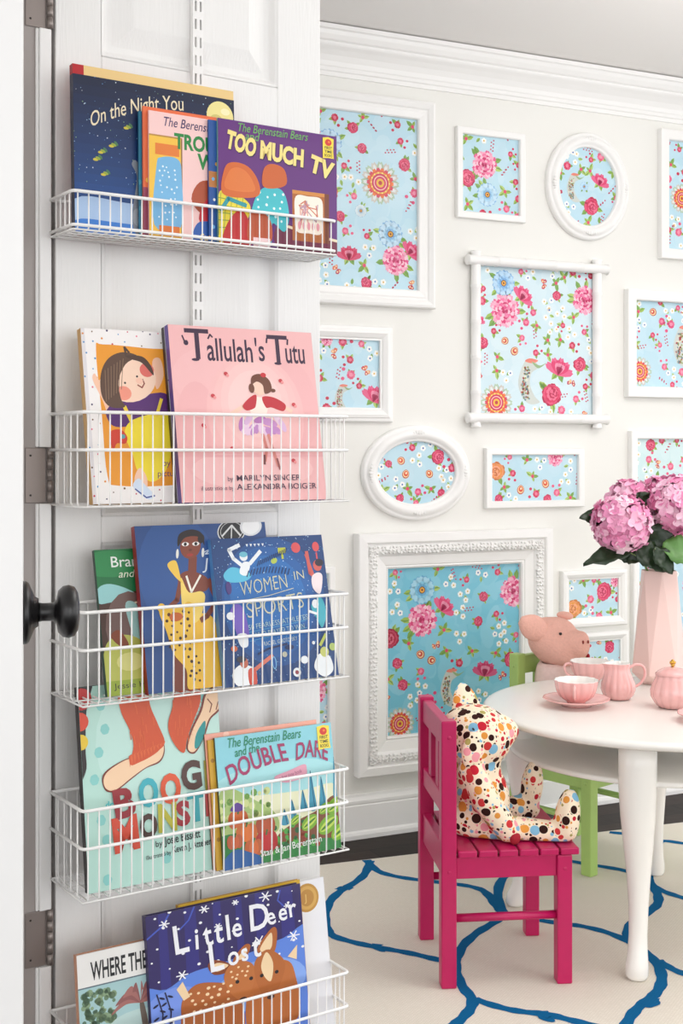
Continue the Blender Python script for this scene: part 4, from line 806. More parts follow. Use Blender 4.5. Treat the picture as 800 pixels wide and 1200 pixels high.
def fabric(x0, x1, z0, z1, parent, heroes, bgc=(186, 220, 234), deep=0.0, seed=1, y=-.004, gap=.041, oval=False):  # default ground is paled by a window reflection painted into the colour
    w, h = x1-x0, z1-z0; A = Art(w, h); F = Floral(A, w, deep, seed)
    A.rect(0, 0, 1, 1, bgc, 0)
    r = random.Random(seed+50)
    nb = int(26*w*h/.05)
    for i in range(nb): u, v = r.random(), r.random(); A.ell(u, v, r.uniform(.02, .05)/w, r.uniform(.015, .03)/w, mixc(bgc, (255, 255, 255), r.uniform(.04, .16)), rot=r.random()*3, L=.2+2.4*i/max(1, nb), n=10)
    F.fill(heroes, gap)
    m = MB(); 
    if oval:        # trim to the oval opening's back board
        a, b = w/2*1.02, h/2*1.02
        A.p = [(q, c, L) for q, c, L in A.p if L > 0 and all(((p[0]-w/2)/a)**2+((p[1]-h/2)/b)**2 < 1 for p in q)]
        m.add([(x0+w/2+a*math.cos(2*PI*i/64), y, z0+h/2+b*math.sin(2*PI*i/64)) for i in range(64)], [tuple(range(64))], 0, C(bgc))
    A.put(m, x0, z0, y, 4e-5)
    return m.build('floral_fabric', M['fabric'], parent)

PG = 'framed floral fabrics on the back wall'
FLAT = lambda d, wd: [(0, 0), (0, d-.002), (.002, d), (wd-.003, d), (wd, d-.003), (wd, .002)]
def pic(xl, xr, yt, yb, wd, d, label, heroes, prof=None, seed=1, ref='l', inner=None, bgc=(186, 220, 234), deep=0, gap=.041, xa=None, build=None):
    """xl..xr outer edges; yt, yb read at the reference edge"""
    rx = xl if ref == 'l' else xr
    s0, s1 = WALL.hit(xl, 500, -d)[0], WALL.hit(xr, 500, -d)[0]
    z1, z0 = WALL.hit(rx, yt, -d)[1], WALL.hit(rx, yb, -d)[1]
    o = thing('framed_print', label, 'picture frame', WALL.at(s0, -.0005, z0), WALL.a, PG)
    w, h = s1-s0, z1-z0
    m = MB(); pr = prof or FLAT(d, wd); m.rect_ring(0, w, 0, h, pr)
    m.box(.004, w-.004, -.0035, 0, .004, h-.004)
    m.build('frame', M['frame'], o)
    fabric(wd-.002, w-wd+.002, wd-.002, h-wd+.002, o, heroes, bgc, deep, seed, gap=gap)
    return o, w, h
BEV = [(0, 0), (0, .022), (.003, .028), (.010, .030), (.022, .024), (.026, .019), (.03, .019), (.034, .021), (.052, .018), (.055, .014), (.055, .002)]
pic(318, 511, 120, 362, .056, .028, 'large white frame half hidden by the door, level with the purple book',
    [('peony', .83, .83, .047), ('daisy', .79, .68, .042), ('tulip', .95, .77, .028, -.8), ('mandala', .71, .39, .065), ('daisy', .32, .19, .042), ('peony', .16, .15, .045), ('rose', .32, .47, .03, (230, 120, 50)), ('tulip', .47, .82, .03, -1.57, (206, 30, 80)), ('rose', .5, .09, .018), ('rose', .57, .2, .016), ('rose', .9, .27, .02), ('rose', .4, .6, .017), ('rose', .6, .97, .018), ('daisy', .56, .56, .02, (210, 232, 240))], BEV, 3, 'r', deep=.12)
pic(536, 616, 147, 254, .021, .016, 'small white upright frame left of the small upright oval one', [('peony', .4, .37, .046), ('rose', .1, .56, .028), ('daisy', .45, .75, .038)], None, 5)
pic(775, 905, 150, 302, .034, .022, 'white upright frame at the right edge, level with the oval one', [('mandala', .16, .52, .05), ('rose', .5, .3, .04)], None, 6)
pic(736, 905, 338, 465, .036, .024, 'white wide frame at the right edge above the hydrangeas, beside the bamboo frame', [('mandala', .05, .82, .05), ('bird', .38, .5, .06), ('paisley', .14, .12, .022, .3), ('tulip', .7, .5, .035)], None, 7, gap=.037)
pic(740, 905, 505, 600, .026, .022, 'white frame right behind the top of the pink hydrangeas', [('rose', .12, .1, .02), ('peony', .5, .6, .045, )], None, 8, bgc=(206, 230, 232))
STEP = [(0, 0), (0, .012), (.004, .017), (.012, .018), (.014, .022), (.022, .024), (.034, .018), (.038, .014), (.043, .014), (.043, .002)]
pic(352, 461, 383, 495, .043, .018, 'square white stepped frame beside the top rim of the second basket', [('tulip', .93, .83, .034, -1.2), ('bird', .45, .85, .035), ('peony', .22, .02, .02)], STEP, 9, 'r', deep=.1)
pic(570, 685, 525, 596, .022, .018, 'small wide white frame right of the wide oval one', [('rose', .08, .35, .03, (236, 150, 60)), ('peony', .74, .06, .03), ('paisley', .35, .72, .022, 1.9, (220, 80, 50)), ('paisley', .62, .6, .022, 1.0, (220, 80, 50)), ('rose', .1, .95, .016), ('rose', .65, .97, .016)], None, 11)
MIT = [(0, 0), (0, .016), (.003, .020), (.012, .021), (.020, .017), (.026, .012), (.03, .011), (.03, .002)]
pic(659, 735, 670, 737, .031, .018, 'small white frame above the plush pig, left of the vase', [('rose', .72, .35, .03), ('rose', .12, .75, .03, (236, 160, 60)), ('peony', .95, .1, .02)], MIT, 12)
pic(659, 737, 744, 812, .03, .018, 'small white frame half behind the plush pig and teacups', [('rose', .8, .2, .02), ('leaf', .5, .1, .02, 1)][:1], MIT, 13)
pic(742, 880, 640, 790, .032, .018, 'white frame largely hidden behind the blush vase', [('rose', .6, .5, .03), ('peony', .5, .3, .04)], MIT, 14)
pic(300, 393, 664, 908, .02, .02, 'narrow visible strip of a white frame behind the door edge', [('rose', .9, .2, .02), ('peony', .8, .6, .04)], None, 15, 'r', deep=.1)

# carved white frame
s0, s1 = WALL.hit(419, 700, -.03)[0], WALL.hit(647, 700, -.03)[0]
zt, zb_ = WALL.hit(419, 626, -.03)[1], WALL.hit(419, 912, -.03)[1]
o = thing('framed_print', 'largest frame, white with carved leaf moulding, behind the magenta chair', 'picture frame', WALL.at(s0, -.0005, zb_), WALL.a, PG)
w, h = s1-s0, zt-zb_
prof = [(0, 0), (0, .034), (.003, .038), (.026, .040), (.030, .037), (.032, .031), (.036, .031), (.045, .037), (.055, .037), (.063, .031), (.067, .028), (.069, .026), (.096, .020), (.099, .017), (.104, .0175), (.108, .015), (.110, .002)]
m = MB(); m.rect_ring(0, w, 0, h, prof); m.box(.005, w-.005, -.0035, 0, .005, h-.005); m.build('frame', M['frame'], o)
m = MB(); r = random.Random(4)
def carve(ax, fixed, a, b, sgn):
    n = int((b-a)/.0125)
    for i in range(n):
        t = a+(b-a)*(i+.5)/n
        for q in range(3):
            off = (q-1)*.0085+r.uniform(-.002, .002); tt = t+r.uniform(-.003, .003)
            c = (fixed+off, -.0355-.002*(q == 1), tt) if ax == 'z' else (tt, -.0355-.002*(q == 1), fixed+off)
            m.ball(c, (.0068, .0042, .0036) if (q+i) % 2 else (.0042, .005, .0056), (0, r.uniform(-.9, .9)+sgn*(q-1)*.7, 0), n=8)
carve('z', .05, .035, h-.035, 1); carve('z', w-.05, .035, h-.035, -1); carve('x', .05, .035, w-.035, 1); carve('x', h-.05, .035, w-.035, -1)
m.build('carved_leaf_band', M['ornate'], o)
m = MB()
for a in range(int((w-.208)/.006)):
    for zq in (.1035, h-.1035): m.ball((.104+.003+a*.006, -.018, zq), .0024, n=6)
for a in range(int((h-.208)/.006)):
    for xq in (.1035, w-.1035): m.ball((xq, -.018, .104+.003+a*.006), .0024, n=6)
m.build('bead_row', M['frame'], o)
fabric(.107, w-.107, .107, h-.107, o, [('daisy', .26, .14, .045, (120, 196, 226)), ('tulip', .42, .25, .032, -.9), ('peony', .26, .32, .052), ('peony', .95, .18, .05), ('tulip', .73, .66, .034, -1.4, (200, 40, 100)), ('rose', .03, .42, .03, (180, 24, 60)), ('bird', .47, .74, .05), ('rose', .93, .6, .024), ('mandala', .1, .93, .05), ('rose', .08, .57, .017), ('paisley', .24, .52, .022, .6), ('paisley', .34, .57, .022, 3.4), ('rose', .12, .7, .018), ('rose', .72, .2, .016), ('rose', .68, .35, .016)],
       (112, 186, 208), .3, 21, gap=.041)  # same fabric, deeper: no reflection veil painted into its colours

# oval frames
def oval(cx, cy, rx, ry, ix, label, heroes, seed):
    d = .02
    s, z = WALL.hit(cx, cy, -d); a = (WALL.hit(cx+rx, cy, -d)[0]-WALL.hit(cx-rx, cy, -d)[0])/2
    b = (WALL.hit(cx, cy-ry, -d)[1]-WALL.hit(cx, cy+ry, -d)[1])/2
    o = thing('framed_print', label, 'picture frame', WALL.at(s, -.0005, z-b), WALL.a, PG)
    m = MB(); W_ = ix
    m.oval_ring(0, b, a, b, [(0, 0), (0, .012), (.003, .017), (.008, .019), (.012, .018), (.014, .021), (W_*.5, .028), (W_*.66, .027), (W_*.8, .021), (W_*.88, .0165), (W_*.92, .017), (W_, .014), (W_, .002)])
    m.box(-a*.6, a*.6, -.0035, 0, b*.4, b*1.6); m.build('frame', M['frame'], o)
    for k in range(4):
        m = MB(); an = k*PI/2; px_, pz = (a-W_*.45)*math.cos(an), b+(b-W_*.45)*math.sin(an); tx, tz = -math.sin(an), math.cos(an)
        for i in range(-3, 4):
            q = i*.0085; inw = .0018*i*i/3
            m.ball((px_+tx*q-math.cos(an)*inw, -.0265+.0008*abs(i), pz+tz*q-math.sin(an)*inw), (.0062-.0007*abs(i), .004, .0088-.0013*abs(i)) if k % 2 else (.0088-.0013*abs(i), .004, .0062-.0007*abs(i)), (0, .25*i*(1 if k in (0, 3) else -1), 0), n=10)
        m.build('shell_ornament', M['ornate'], o)
    fabric(-a+W_-.002, a-W_+.002, W_-.002, 2*b-W_+.002, o, heroes, seed=seed, oval=True, gap=.035)
    return o
oval(691, 218, 48, 63, .047, 'small upright white oval frame near the crown moulding',
     [('tulip', .72, .42, .028, -1.2), ('rose', .57, .74, .03), ('bird', .28, .52, .04), ('daisy', .45, .5, .015)], 31)
oval(490, 554, 63, 56, .05, 'wide white oval frame above the carved frame, right of the second basket', [('rose', .78, .25, .024), ('paisley', .3, .3, .02, .5, (220, 80, 50)), ('paisley', .38, .5, .02, 2, (220, 80, 50)), ('paisley', .66, .5, .02, .9, (220, 90, 50)), ('rose', .16, .36, .012), ('rose', .3, .9, .014), ('rose', .82, .83, .014)], 32)

# bamboo style frame
o_s0, o_s1 = WALL.hit(558, 400, -.02)[0], WALL.hit(700, 400, -.02)[0]
zt = WALL.hit(558, 305, -.02)[1]; zb_ = WALL.hit(558, 489.5, -.02)[1]
o = thing('framed_print', 'white bamboo style frame with crossed corners in the middle of the wall', 'picture frame', WALL.at(o_s0, -.0005, zb_), WALL.a, PG)
w, h = o_s1-o_s0, zt-zb_
def cane(p, q, rr):
    m = MB(); p, q = Vector(p), Vector(q); n = 5; pts, rs = [], []
    for i in range(n+1):
        for f, k in ((-.012, 1.0), (-.004, 1.16), (0, 1.05), (.004, 1.16), (.012, 1.0)):
            t = min(1, max(0, (i+.0)/n+f)); 
            if pts and t <= pts[-1][1]: continue
            pts.append((p.lerp(q, t), t)); rs.append(rr*k)
    m.tube([a for a, _ in pts], rs, 16); return m
e = .030; R_ = .0155
for x in (0, w): cane((x, -.0165, -e), (x, -.0165, h+e), R_).build('bamboo_post', M['frame'], o)
for z in (0, h): cane((-.036, -.024, z), (w+.036, -.024, z), R_).build('bamboo_rail', M['frame'], o)
m = MB(); m.box(.002, w-.002, -.004, 0, .002, h-.002); m.build('back_board', M['frame'], o)
fabric(.006, w-.006, .006, h-.006, o, [('daisy', .23, .12, .042, (150, 200, 240)), ('peony', .24, .3, .055), ('tulip', .39, .2, .032, -.9), ('peony', .92, .2, .048), ('mandala', .17, .91, .06), ('bird', .45, .76, .062), ('tulip', .7, .68, .04, -1.3), ('rose', .63, .85, .038), ('rose', .88, .64, .024), ('rose', .06, .52, .02), ('tulip', .02, .37, .02), ('paisley', .23, .5, .02), ('paisley', .33, .56, .022, 2.5), ('rose', .68, .18, .016)], (206, 228, 236), 0, 41, y=-.0045, gap=.037)

# ------------------------------------------------------------------ children's chairs
def chair(label, x, y, rz, m_):
    o = thing('child_chair', label, 'chair', (x, y, RT), rz, "children's wooden chairs")
    a, b, t = .126, .137, .0165; sh = .302-RT; top = .578-RT
    for sx in (-1, 1):
        for sy in (-1, 1):
            m = MB(); m.box(sx*a-t, sx*a+t, sy*b-t, sy*b+t, 0, top if sx < 0 else sh-.016)
            leg = m.build('leg', m_, o, .003)
            for zq in ((sh-.045, top-.035) if sx < 0 else (sh-.045,)):
                m = MB(); m.ball((sx*a, sy*(b+t), zq), (.0045, .001, .0045), n=10); m.build('screw_plug', m_, leg)
    m = MB(); n = 6; x0, x1 = -a+t+.001, a+t+.016; wq = (x1-x0)/n
    for i in range(n): m.box(x0+i*wq+.002, x0+(i+1)*wq-.002, -b-t-.004, b+t+.004, sh-.015, sh)
    m.build('slatted_seat', m_, o, .003)
    m = MB()
    for sy in (-1, 1): m.box(-a+t, a-t, sy*b-.010, sy*b+.010, sh-.062, sh-.016)
    m.box(a-.010, a+.010, -b+t, b-t, sh-.062, sh-.016); m.box(-a-.010, -a+.010, -b+t, b-t, sh-.062, sh+.004); m.build('apron', m_, o, .002)
    m = MB(); m.box(-a-.011, -a+.011, -b+t, b-t, top-.058, top-.006); m.build('top_rail', m_, o, .003)
    m = MB(); m.box(-a-.010, -a+.010, -b+t, b-t, sh+.07, sh+.112); m.build('lower_back_rail', m_, o, .003)
    for sy in (-.045, .045):
        m = MB(); m.box(-a-.007, -a+.007, sy-.017, sy+.017, sh+.112, top-.058); m.build('back_slat', m_, o, .002)
    for sy in (-1, 1):
        m = MB(); m.tube([(-a+t-.002, sy*b, .145), (a-t+.002, sy*b, .145)], .009, 12); m.build('stretcher', m_, o)
    return o
chair('magenta painted wooden child chair carrying the dotted toy bear', .338, 2.885, math.radians(6), M['magenta'])
chair('lime green wooden child chair behind the round table under the plush pig', .686, 3.640, math.radians(-48), M['lime'])

# ------------------------------------------------------------------ round play table
TC = (.765, 3.11); TZ = .535
tb = thing('play_table', 'low round white table with curved legs and a lower shelf', 'table', (TC[0], TC[1], RT), 0)
m = MB(); z = TZ-RT; m.lathe([(0, z), (.400, z), (.412, z-.002), (.418, z-.007), (.418, z-.012), (.413, z-.017), (.405, z-.020), (0, z-.020)], 96); m.build('tabletop', M['table'], tb)
m = MB(); z = .437-RT; m.lathe([(0, z), (.348, z), (.355, z-.003), (.355, z-.010), (.348, z-.013), (0, z-.013)], 96); m.build('lower_shelf', M['table'], tb)
for lx, ly in ((.640, 2.775), (.438, 3.225), (.848, 3.46), (1.09, 2.99)):
    dx, dy = lx-TC[0], ly-TC[1]; L_ = math.hypot(dx, dy); ux, uy = dx/L_, dy/L_
    m = MB(); rings = []
    for zz_, off, rr in ((.0, .0, .012), (.002, .0, .021), (.010, .0, .0245), (.03, -.003, .0245), (.055, -.012, .0215), (.09, -.020, .020), (.15, -.028, .0215), (.22, -.028, .0265), (.29, -.022, .033), (.35, -.016, .038), (.41, -.012, .041), (.46, -.012, .0415), (.516-RT, -.012, .0415)):
        q = max(0.0, (zz_-.3)/.2)
        rings.append([(dx+ux*off+rr*math.cos(2*PI*j/24), dy+uy*off+rr*math.sin(2*PI*j/24), zz_) for j in range(24)])
    m.loft(rings); m.build('leg', M['table'], tb)

# ------------------------------------------------------------------ tea things
def on_table(px, py): 
    p = floor_at(px, py, TZ); return (p.x, p.y, TZ)
NF = 14
flt = lambda a: (lambda th, z: 1+a*(abs(math.cos(NF*th/2))-.6))
def handle(pts, r): 
    m = MB(); P = [Vector(p) for p in pts]
    for _ in range(3):
        Q = [P[0]]
        for a, b in zip(P, P[1:]): Q += [a*.75+b*.25, a*.25+b*.75]
        P = Q+[P[-1]]
    m.tube(P, r, 10); return m
def saucer(x, y, label):
    o = thing('saucer', label, 'saucer', (x, y, TZ+.0003), 0, 'pink fluted saucers')
    m = MB(); m.lathe([(0, .003), (.028, .003), (.03, 0), (.036, 0), (.038, .004), (.06, .0095), (.078, .0165), (.081, .0185), (.080, .0200), (.076, .0185), (.058, .0125), (.036, .0075), (.030, .0065), (0, .0065)], 112, flute=lambda th, z: 1+.018*(abs(math.cos(NF*th/2))-.6)*max(0, z-.004)/.015)
    m.build('dish', M['china'], o); return o
def cup(x, y, z, label, ha):
    o = thing('teacup', label, 'teacup', (x, y, z), 0, 'pink fluted teacups')
    out = [(0, .002), (.017, .002), (.0185, 0), (.022, 0), (.0225, .004), (.031, .009), (.041, .018), (.0475, .030), (.0505, .043), (.0525, .0555)]
    m = MB(); m.lathe(out, 112, flute=flt(.055)); m.build('bowl', M['china'], o)
    m = MB(); f0 = flt(.055)
    m.lathe([(.0525, .0555), (.0520, .0565), (.0505, .0555), (.047, .043), (.042, .030), (.036, .019), (.024, .010), (0, .009)], 112, flute=lambda th, zz: f0(th, zz) if zz > .055 else 1); m.build('white_lining', M['china_in'], o)
    c, s_ = math.cos(ha), math.sin(ha)
    hm = handle([(r_*c, r_*s_, z_) for r_, z_ in ((.0475, .046), (.062, .053), (.074, .046), (.070, .028), (.055, .016), (.040, .017))], .0034); hm.build('handle', M['china'], o)
    return o
sx, sy, _ = on_table(675, 827)
saucer(sx, sy, 'pink fluted saucer under the nearest teacup'); cup(sx, sy, TZ+.0072, 'pink fluted teacup on a saucer at the table edge', math.radians(-104))
cx2, cy2, _ = on_table(691, 799); cup(cx2, cy2, TZ+.0003, 'pink fluted teacup farther back, in front of the plush pig', math.radians(192))
mx, my, _ = on_table(724, 819)
o = thing('milk_jug', 'pink fluted milk jug with a looped handle between teacup and sugar bowl', 'jug', (mx, my, TZ+.0003), math.radians(8))
def spout(th, z):
    d = (th-PI+PI) % (2*PI)-PI if False else math.atan2(math.sin(th-PI), math.cos(th-PI))
    return flt(.05)(th, z)*(1+max(0, (z-.05)/.04)*.42*math.exp(-(d/.38)**2))
m = MB(); m.lathe([(0, .002), (.024, .002), (.026, 0), (.030, .002), (.038, .012), (.0425, .025), (.041, .040), (.034, .056), (.0285, .070), (.0275, .080), (.0295, .089)], 112, flute=spout); m.build('body', M['china'], o)
m = MB(); m.lathe([(.0295, .089), (.0285, .090), (.026, .0875), (.0255, .078), (.028, .066), (.032, .054), (.0, .04)], 112, flute=lambda th, z: spout(th, z) if z > .07 else 1); m.build('white_lining', M['china_in'], o)
handle([(.028, 0, .076), (.045, 0, .086), (.066, 0, .082), (.072, 0, .060), (.060, 0, .036), (.036, 0, .026)], .0036).build('handle', M['china'], o)
bx_, by_, _ = on_table(788, 829)
o = thing('sugar_bowl', 'pink fluted sugar bowl with a gold knob on its lid', 'sugar bowl', (bx_, by_, TZ+.0003), 0)
m = MB(); m.lathe([(0, .002), (.028, .002), (.030, 0), (.034, .002), (.043, .012), (.0525, .028), (.053, .040), (.048, .056), (.042, .068), (.040, .074), (.041, .078), (0, .078)], 112, flute=flt(.055)); m.build('body', M['china'], o)
m = MB(); m.lathe([(.0405, .0785), (.0415, .081), (.036, .087), (.024, .0935), (.010, .0965), (0, .097)], 96, flute=flt(.03)); lid = m.build('lid', M['china'], o)
m = MB(); m.lathe([(0, .096), (.004, .0965), (.003, .099), (.0055, .102), (.004, .105)], 16)
for k in range(6): m.ball((.0045*math.cos(k*PI/3), .0045*math.sin(k*PI/3), .108), (.0035, .0035, .0045), n=8)
m.ball((0, 0, .112), .004, n=10); m.build('gold_knob', M['gold'], lid)
ex, ey, _ = on_table(836, 846); saucer(ex, ey, 'pink saucer at the right edge in front of the sugar bowl')

# ------------------------------------------------------------------ vase and hydrangeas
vx, vy, _ = on_table(772, 800)
VB = TZ+.0003; VT = H-(668-530)*vy/1500
v = thing('vase', 'tall blush pink faceted vase holding the hydrangeas', 'vase', (vx, vy, VB), 0)
vh = VT-VB; n = 6
def ring(r, z, off): return [(r*math.cos(2*PI*(i+off)/n+.45), r*math.sin(2*PI*(i+off)/n+.45), z) for i in range(n)]
b0, b1, t1 = ring(.050, 0, 0), ring(.072, .028, .5), ring(.049, vh, 0)
m = MB(); V = b0+b1+t1; F = [tuple(reversed(range(n)))]
for i in range(n):
    j = (i+1) % n
    F += [(i, j, n+i), (j, n+j, n+i)]                        # foot bevel facets
    F += [(n+i, 2*n+j, 2*n+i) , (n+i, n+j, 2*n+j)]           # tall triangular facets
V2 = ring(.0455, vh, 0)+ring(.045, vh-.12, 0)
k0 = len(V); V += V2
for i in range(n):
    j = (i+1) % n; F += [(2*n+i, 2*n+j, k0+j, k0+i), (k0+i, k0+j, k0+n+j, k0+n+i)]
m.add(V, F); m.build('faceted_body', M['vase'], v, .0012)

def hydrangea(label, px, py, r, Y, leaves, seed, nfl=120):
    c = Vector(((px-400)/1500*Y, Y, H-(py-530)*Y/1500)); rr = random.Random(seed)
    foot = Vector((vx+rr.uniform(-.012, .012), vy+rr.uniform(-.012, .012), VT-.06))
    o = thing('hydrangea', label, 'flower', foot, 0, 'pink hydrangeas in the vase')
    cc = c-foot
    m = MB(); mid = Vector((cc.x*.35, cc.y*.35, cc.z*.55)); pts = [Vector((0, 0, 0)).lerp(mid, t).lerp(mid.lerp(cc, t), t) for t in [i/8 for i in range(9)]]
    m.tube(pts, .0032, 8); m.build('stem', M['stem'], o)
    m = MB(); m.ball(cc, r*.74, n=16, col=C(214, 120, 160))
    for i in range(nfl):
        z_ = 1-2*(i+.5)/nfl; ph = i*2.39996; s_ = math.sqrt(1-z_*z_)
        d = Vector((s_*math.cos(ph), s_*math.sin(ph), z_)); d += Vector([rr.uniform(-.16, .16) for _ in range(3)]); d.normalize()
        a = d.orthogonal().normalized(); b = d.cross(a); a0 = rr.random()*6.3; rad = r*rr.uniform(.84, 1.0); fs = .020*rr.uniform(.85, 1.2)
        base = rr.choice([(246, 190, 214), (250, 206, 226), (242, 170, 204), (252, 222, 234), (234, 146, 188)])
        P = cc+d*rad; tl = Vector([rr.uniform(-.6, .6) for _ in range(3)])
        for q in range(4):
            an = a0+q*PI/2; e1 = a*math.cos(an)+b*math.sin(an); e2 = -a*math.sin(an)+b*math.cos(an); up = d+tl*.5
            cup_ = rr.uniform(-.1, .35)
            vs = [P, P+e1*fs*.5-e2*fs*.5+up*fs*.12, P+e1*fs*1.0-e2*fs*.42+up*fs*(.1+cup_), P+e1*fs*1.18+up*fs*cup_, P+e1*fs*1.0+e2*fs*.42+up*fs*(.1+cup_), P+e1*fs*.5+e2*fs*.5+up*fs*.12, P+e1*fs*.62+up*fs*.02]
            m.add(vs, [(0, 1, 6), (1, 2, 3, 6), (3, 4, 5, 6), (5, 0, 6)], 0, C(mixc(base, (226, 120, 170), .14*(q % 2))), True)
        m.ball(P+d*.002, .002, n=6, col=C(236, 200, 210))
    m.build('flower_head', M['petal'], o)
    for (lx, ly, lY, ang, ln, wd_, tiltv, mm) in leaves:
        L0 = Vector(((lx-400)/1500*lY, lY, H-(ly-530)*lY/1500))-foot
        d = Vector((math.cos(ang), -.15, math.sin(ang))).normalized(); sd = d.cross(Vector((tiltv[0], tiltv[1], tiltv[2]))).normalized(); nn = sd.cross(d)
        mbl = MB(); rows = []
        for i in range(13):
            t = i/12; wq = wd_*math.sin(PI*min(1, t*.94+.04))**.75*(1-.35*t)*(1+.10*(i % 2)); droop = -nn*0+Vector((0, 0, -.18*ln*t*t))
            rows.append([L0+d*ln*t+droop+sd*wq*f+nn*(.22*wq*abs(f)+.006*math.sin(i*1.1)*f) for f in (-1, -.5, 0, .5, 1)])
        mbl.loft(rows, False, close=False); lo = mbl.build('leaf', M[mm], o)
        sm_ = lo.modifiers.new('thick', 'SOLIDIFY'); sm_.thickness = .0008
        mb2 = MB(); mb2.tube([pts[4], pts[4].lerp(L0, .5)+Vector((0, 0, -.004)), L0+d*ln*.05], .0016, 6); mb2.build('leaf_stalk', M['stem'], lo)
    return o
hydrangea('pink hydrangea on the left, its round head foremost over the vase rim', 728, 614, .074, vy-.06,
          [(738, 646, vy-.07, math.radians(185), .128, .030, (0, -.75, .65), 'leaf'), (714, 607, vy-.02, math.radians(168), .085, .026, (0, -1, .3), 'leaf'), (742, 640, vy-.05, math.radians(-28), .10, .040, (0, -.9, .4), 'leaf')], 1)
hydrangea('pink hydrangea standing behind, peeking over the foremost head', 736, 588, .056, vy+.072, [(757, 592, vy-.02, math.radians(120), .05, .028, (0, -1, .3), 'leaf'), (764, 640, vy+.0, math.radians(60), .10, .045, (0, -1, .2), 'leaf')], 2, 90)
hydrangea('pink hydrangea on the right, cut by the edge of the picture', 795, 592, .078, vy-.03, [(766, 642, vy-.08, math.radians(-50), .072, .028, (.2, -1, .2), 'leaf'), (776, 640, vy-.07, math.radians(-12), .10, .045, (0, -.9, .5), 'leaf2'), (756, 640, vy-.04, math.radians(35), .11, .045, (0, -1, .1), 'leaf'), (772, 628, vy+.02, math.radians(10), .10, .05, (0, -1, .1), 'leaf')], 3)
hydrangea('pink hydrangea between the two front heads, farthest back', 768, 580, .045, vy+.11, [(770, 650, vy+.04, math.radians(100), .11, .05, (0, -1, .1), 'leaf'), (752, 655, vy+.03, math.radians(140), .10, .045, (0, -1, .2), 'leaf')], 4, 70)

# ------------------------------------------------------------------ dotted toy bear on the magenta chair
BX, BY, BZ = .30, 2.87, .303
bo = thing('toy_bear', 'cloth toy bear covered in coloured dots sitting on the magenta chair', 'soft toy', (BX, BY, BZ), math.radians(4))
def q_(px, py, y=0): return (((px-400)/523)-BX, y, H-(py-530)/523-BZ)
m = MB()
def cap(a, b, r0, r1, n=9):
    a, b = Vector(a), Vector(b)
    for i in range(n): t = i/(n-1); m.ball(a.lerp(b, t), r0+(r1-r0)*t, n=14)
m.ball(q_(562, 938), (.068, .078, .090)); m.ball(q_(558, 900), (.056, .064, .070)); m.ball(q_(558, 958), (.072, .082, .062))
m.ball(q_(557, 862), (.083, .086, .071), (0, .15, 0)); m.ball(q_(585, 858), (.042, .046, .038)); m.ball(q_(597, 857), (.022, .03, .024))
for sy in (-1, 1):
    cap(q_(546, 893, sy*.07), q_(560, 925, sy*.097), .029, .032, 6); cap(q_(560, 925, sy*.097), q_(587, 961, sy*.092), .032, .027, 7)
cap(q_(572, 965, -.05), q_(648, 968, -.082), .037, .031, 9); m.ball(q_(655, 948, -.086), (.028, .034, .066), (0, .12, 0))
cap(q_(572, 962, .05), q_(628, 960, .085), .037, .031, 9); m.ball(q_(634, 934, .086), (.026, .031, .060), (0, .12, 0))
m.v = [(x, y, max(z, .0004)) for x, y, z in m.v]
fuse(m, 'bear_body', M['polka'], bo, .006, 5)
def ear(c, rot, sc_=1.0):
    e = MB(); rings = []
    for i in range(9):
        t = i/8; wq = (.033-.012*t)*math.sqrt(max(.02, 1-t**3))*sc_; dq = .009*math.sqrt(max(.05, 1-t**3))
        rings.append([(wq*math.cos(2*PI*j/16), dq*math.sin(2*PI*j/16)-(.007*math.cos(2*PI*j/16)**2 if False else 0), .062*t*sc_-.01) for j in range(16)])
    e.loft(rings); R3 = Euler(rot).to_matrix(); e.v = [tuple(R3 @ Vector(p)+Vector(c)) for p in e.v]; return e
ear(q_(550, 836, .040), (-.2, -.12, .2), 1.15).build('ear', M['polka'], bo)
m = MB(); m.ball(q_(547, 868, -.083), (.027, .012, .043), (-.12, .3, .25), n=24); m.build('ear', M['polka'], bo)
m = MB(); m.ball(q_(592, 966, -.110), (.014, .009, .014), (0, 0, .5), n=14); m.build('paw_patch', M['redfelt'], bo)
m = MB()
for k in range(11): t = k/10; m.ball(q_(547+3*t, 845-12*math.sin(PI*t)*0+6*t, -.078-.003*t), .0022, n=6)
m.ball(q_(583, 847, -.037), .0055, n=10); m.build('eye', M['black'], bo)

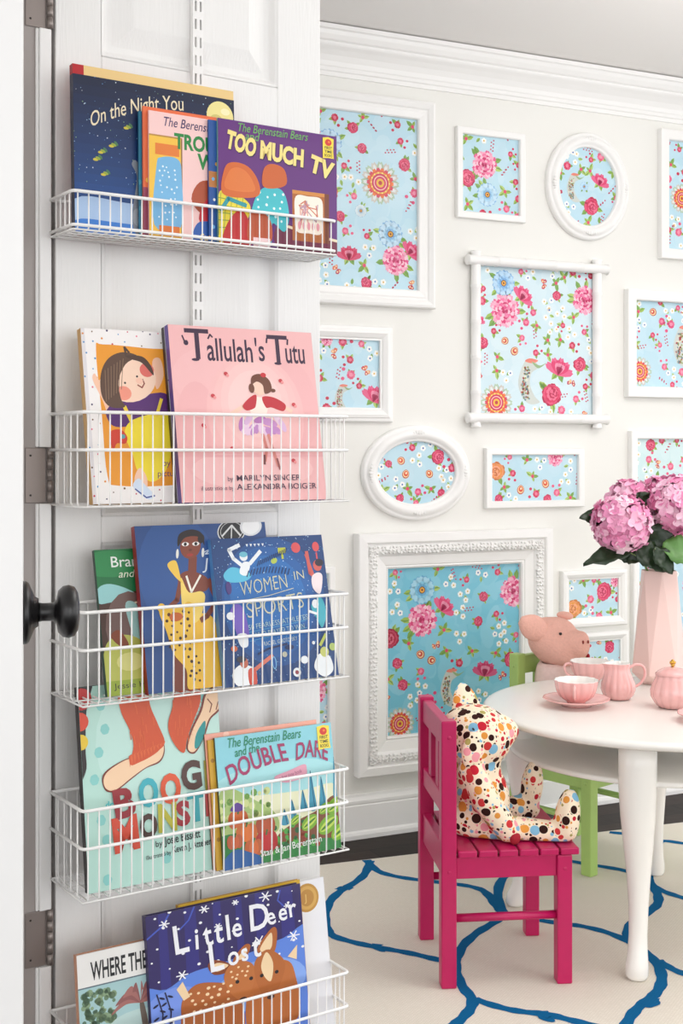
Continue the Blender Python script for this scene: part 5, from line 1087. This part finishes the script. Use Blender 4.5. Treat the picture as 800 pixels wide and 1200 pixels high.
# ------------------------------------------------------------------ plush pig on the green chair
PX, PY, PZ = .614, 3.632, .3035
po = thing('plush_pig', 'pink plush pig with floppy ears looking over the round table', 'soft toy', (PX, PY, PZ), 0)
S = 1500/PY
def w_(px, py, y=0): return ((px-400)/S*1.0-PX, y, H-(py-530)/S-PZ)
m = MB()
hc = w_(650, 751)
m.ball(hc, (.070, .066, .070)); m.ball(w_(641, 748), (.056, .060, .062)); m.ball(w_(656, 758, -.015), (.060, .056, .058)); m.ball(w_(668, 752, -.03), (.046, .044, .040)); m.ball(w_(677, 753, -.042), (.026, .040, .040), (0, 0, -.35))
m.ball(w_(660, 768, -.03), (.042, .04, .026), (0, -.2, 0))
m.ball((0, 0, .085), (.076, .072, .084)); m.ball((.008, -.005, .16), (.060, .056, .06)); m.ball((.006, -.003, .2), (.052, .050, .05))
def capw(a, b, r0, r1, n=8):
    a, b = Vector(a), Vector(b)
    for i in range(n): t = i/(n-1); m.ball(a.lerp(b, t), r0+(r1-r0)*t, n=14)
f = Vector((.574, -.819, 0)); sd = Vector((.819, .574, 0))
for s_ in (-1, 1):
    capw(sd*s_*.05+Vector((0, 0, .16)), sd*s_*.085+f*.045+Vector((0, 0, .10)), .026, .024)
    capw(sd*s_*.045+f*.02+Vector((0, 0, .036)), sd*s_*.06+f*.125+Vector((0, 0, .032)), .036, .028)
m.v = [(x, y, max(z, .0004)) for x, y, z in m.v]
fuse(m, 'pig_body', M['pig'], po, .006, 5)
def pear(c, rot, sc_=1):
    e = MB(); rings = []
    for i in range(9):
        t = i/8; wq = .036*(math.sin(PI*(.18+.74*t)))**.8*sc_
        rings.append([(wq*math.cos(2*PI*j/16), .007*math.sin(2*PI*j/16)+.25*wq*math.cos(2*PI*j/16)**2, .088*t*sc_) for j in range(16)])
    e.loft(rings); R3 = Euler(rot).to_matrix(); e.v = [tuple(R3 @ Vector(p)+Vector(c)) for p in e.v]; return e
pear(w_(636, 741, -.045), (.15, -1.05, .15)).build('ear', M['pig'], po)
m = MB(); m.ball(w_(664, 723, .03), (.026, .014, .012), (0, .15, .3)); m.build('ear', M['pig'], po)
m = MB(); m.ball(w_(652, 739, -.064), .0045, n=10); m.build('eye', M['black'], po)
m = MB(); m.ball(w_(677, 748, -.076), (.0035, .003, .0065), n=8); m.ball(w_(683.5, 748, -.069), (.003, .003, .006), n=8); m.build('nostril', M['ear_dark'], po)
m = MB(); m.ball(w_(685, 766, -.045), (.006, .012, .008), n=10); m.build('mouth', M['redfelt'], po)
m = MB(); m.lathe([(.058, .105), (.079, .085), (.083, .088), (.076, .115), (.068, .15), (.066, .185), (.064, .215), (.060, .24), (.052, .252), (.046, .248)], 40, flute=lambda th, z: 1+.03*math.sin(11*th+z*40)); m.build('cloth_top', M['pigcloth'], po)
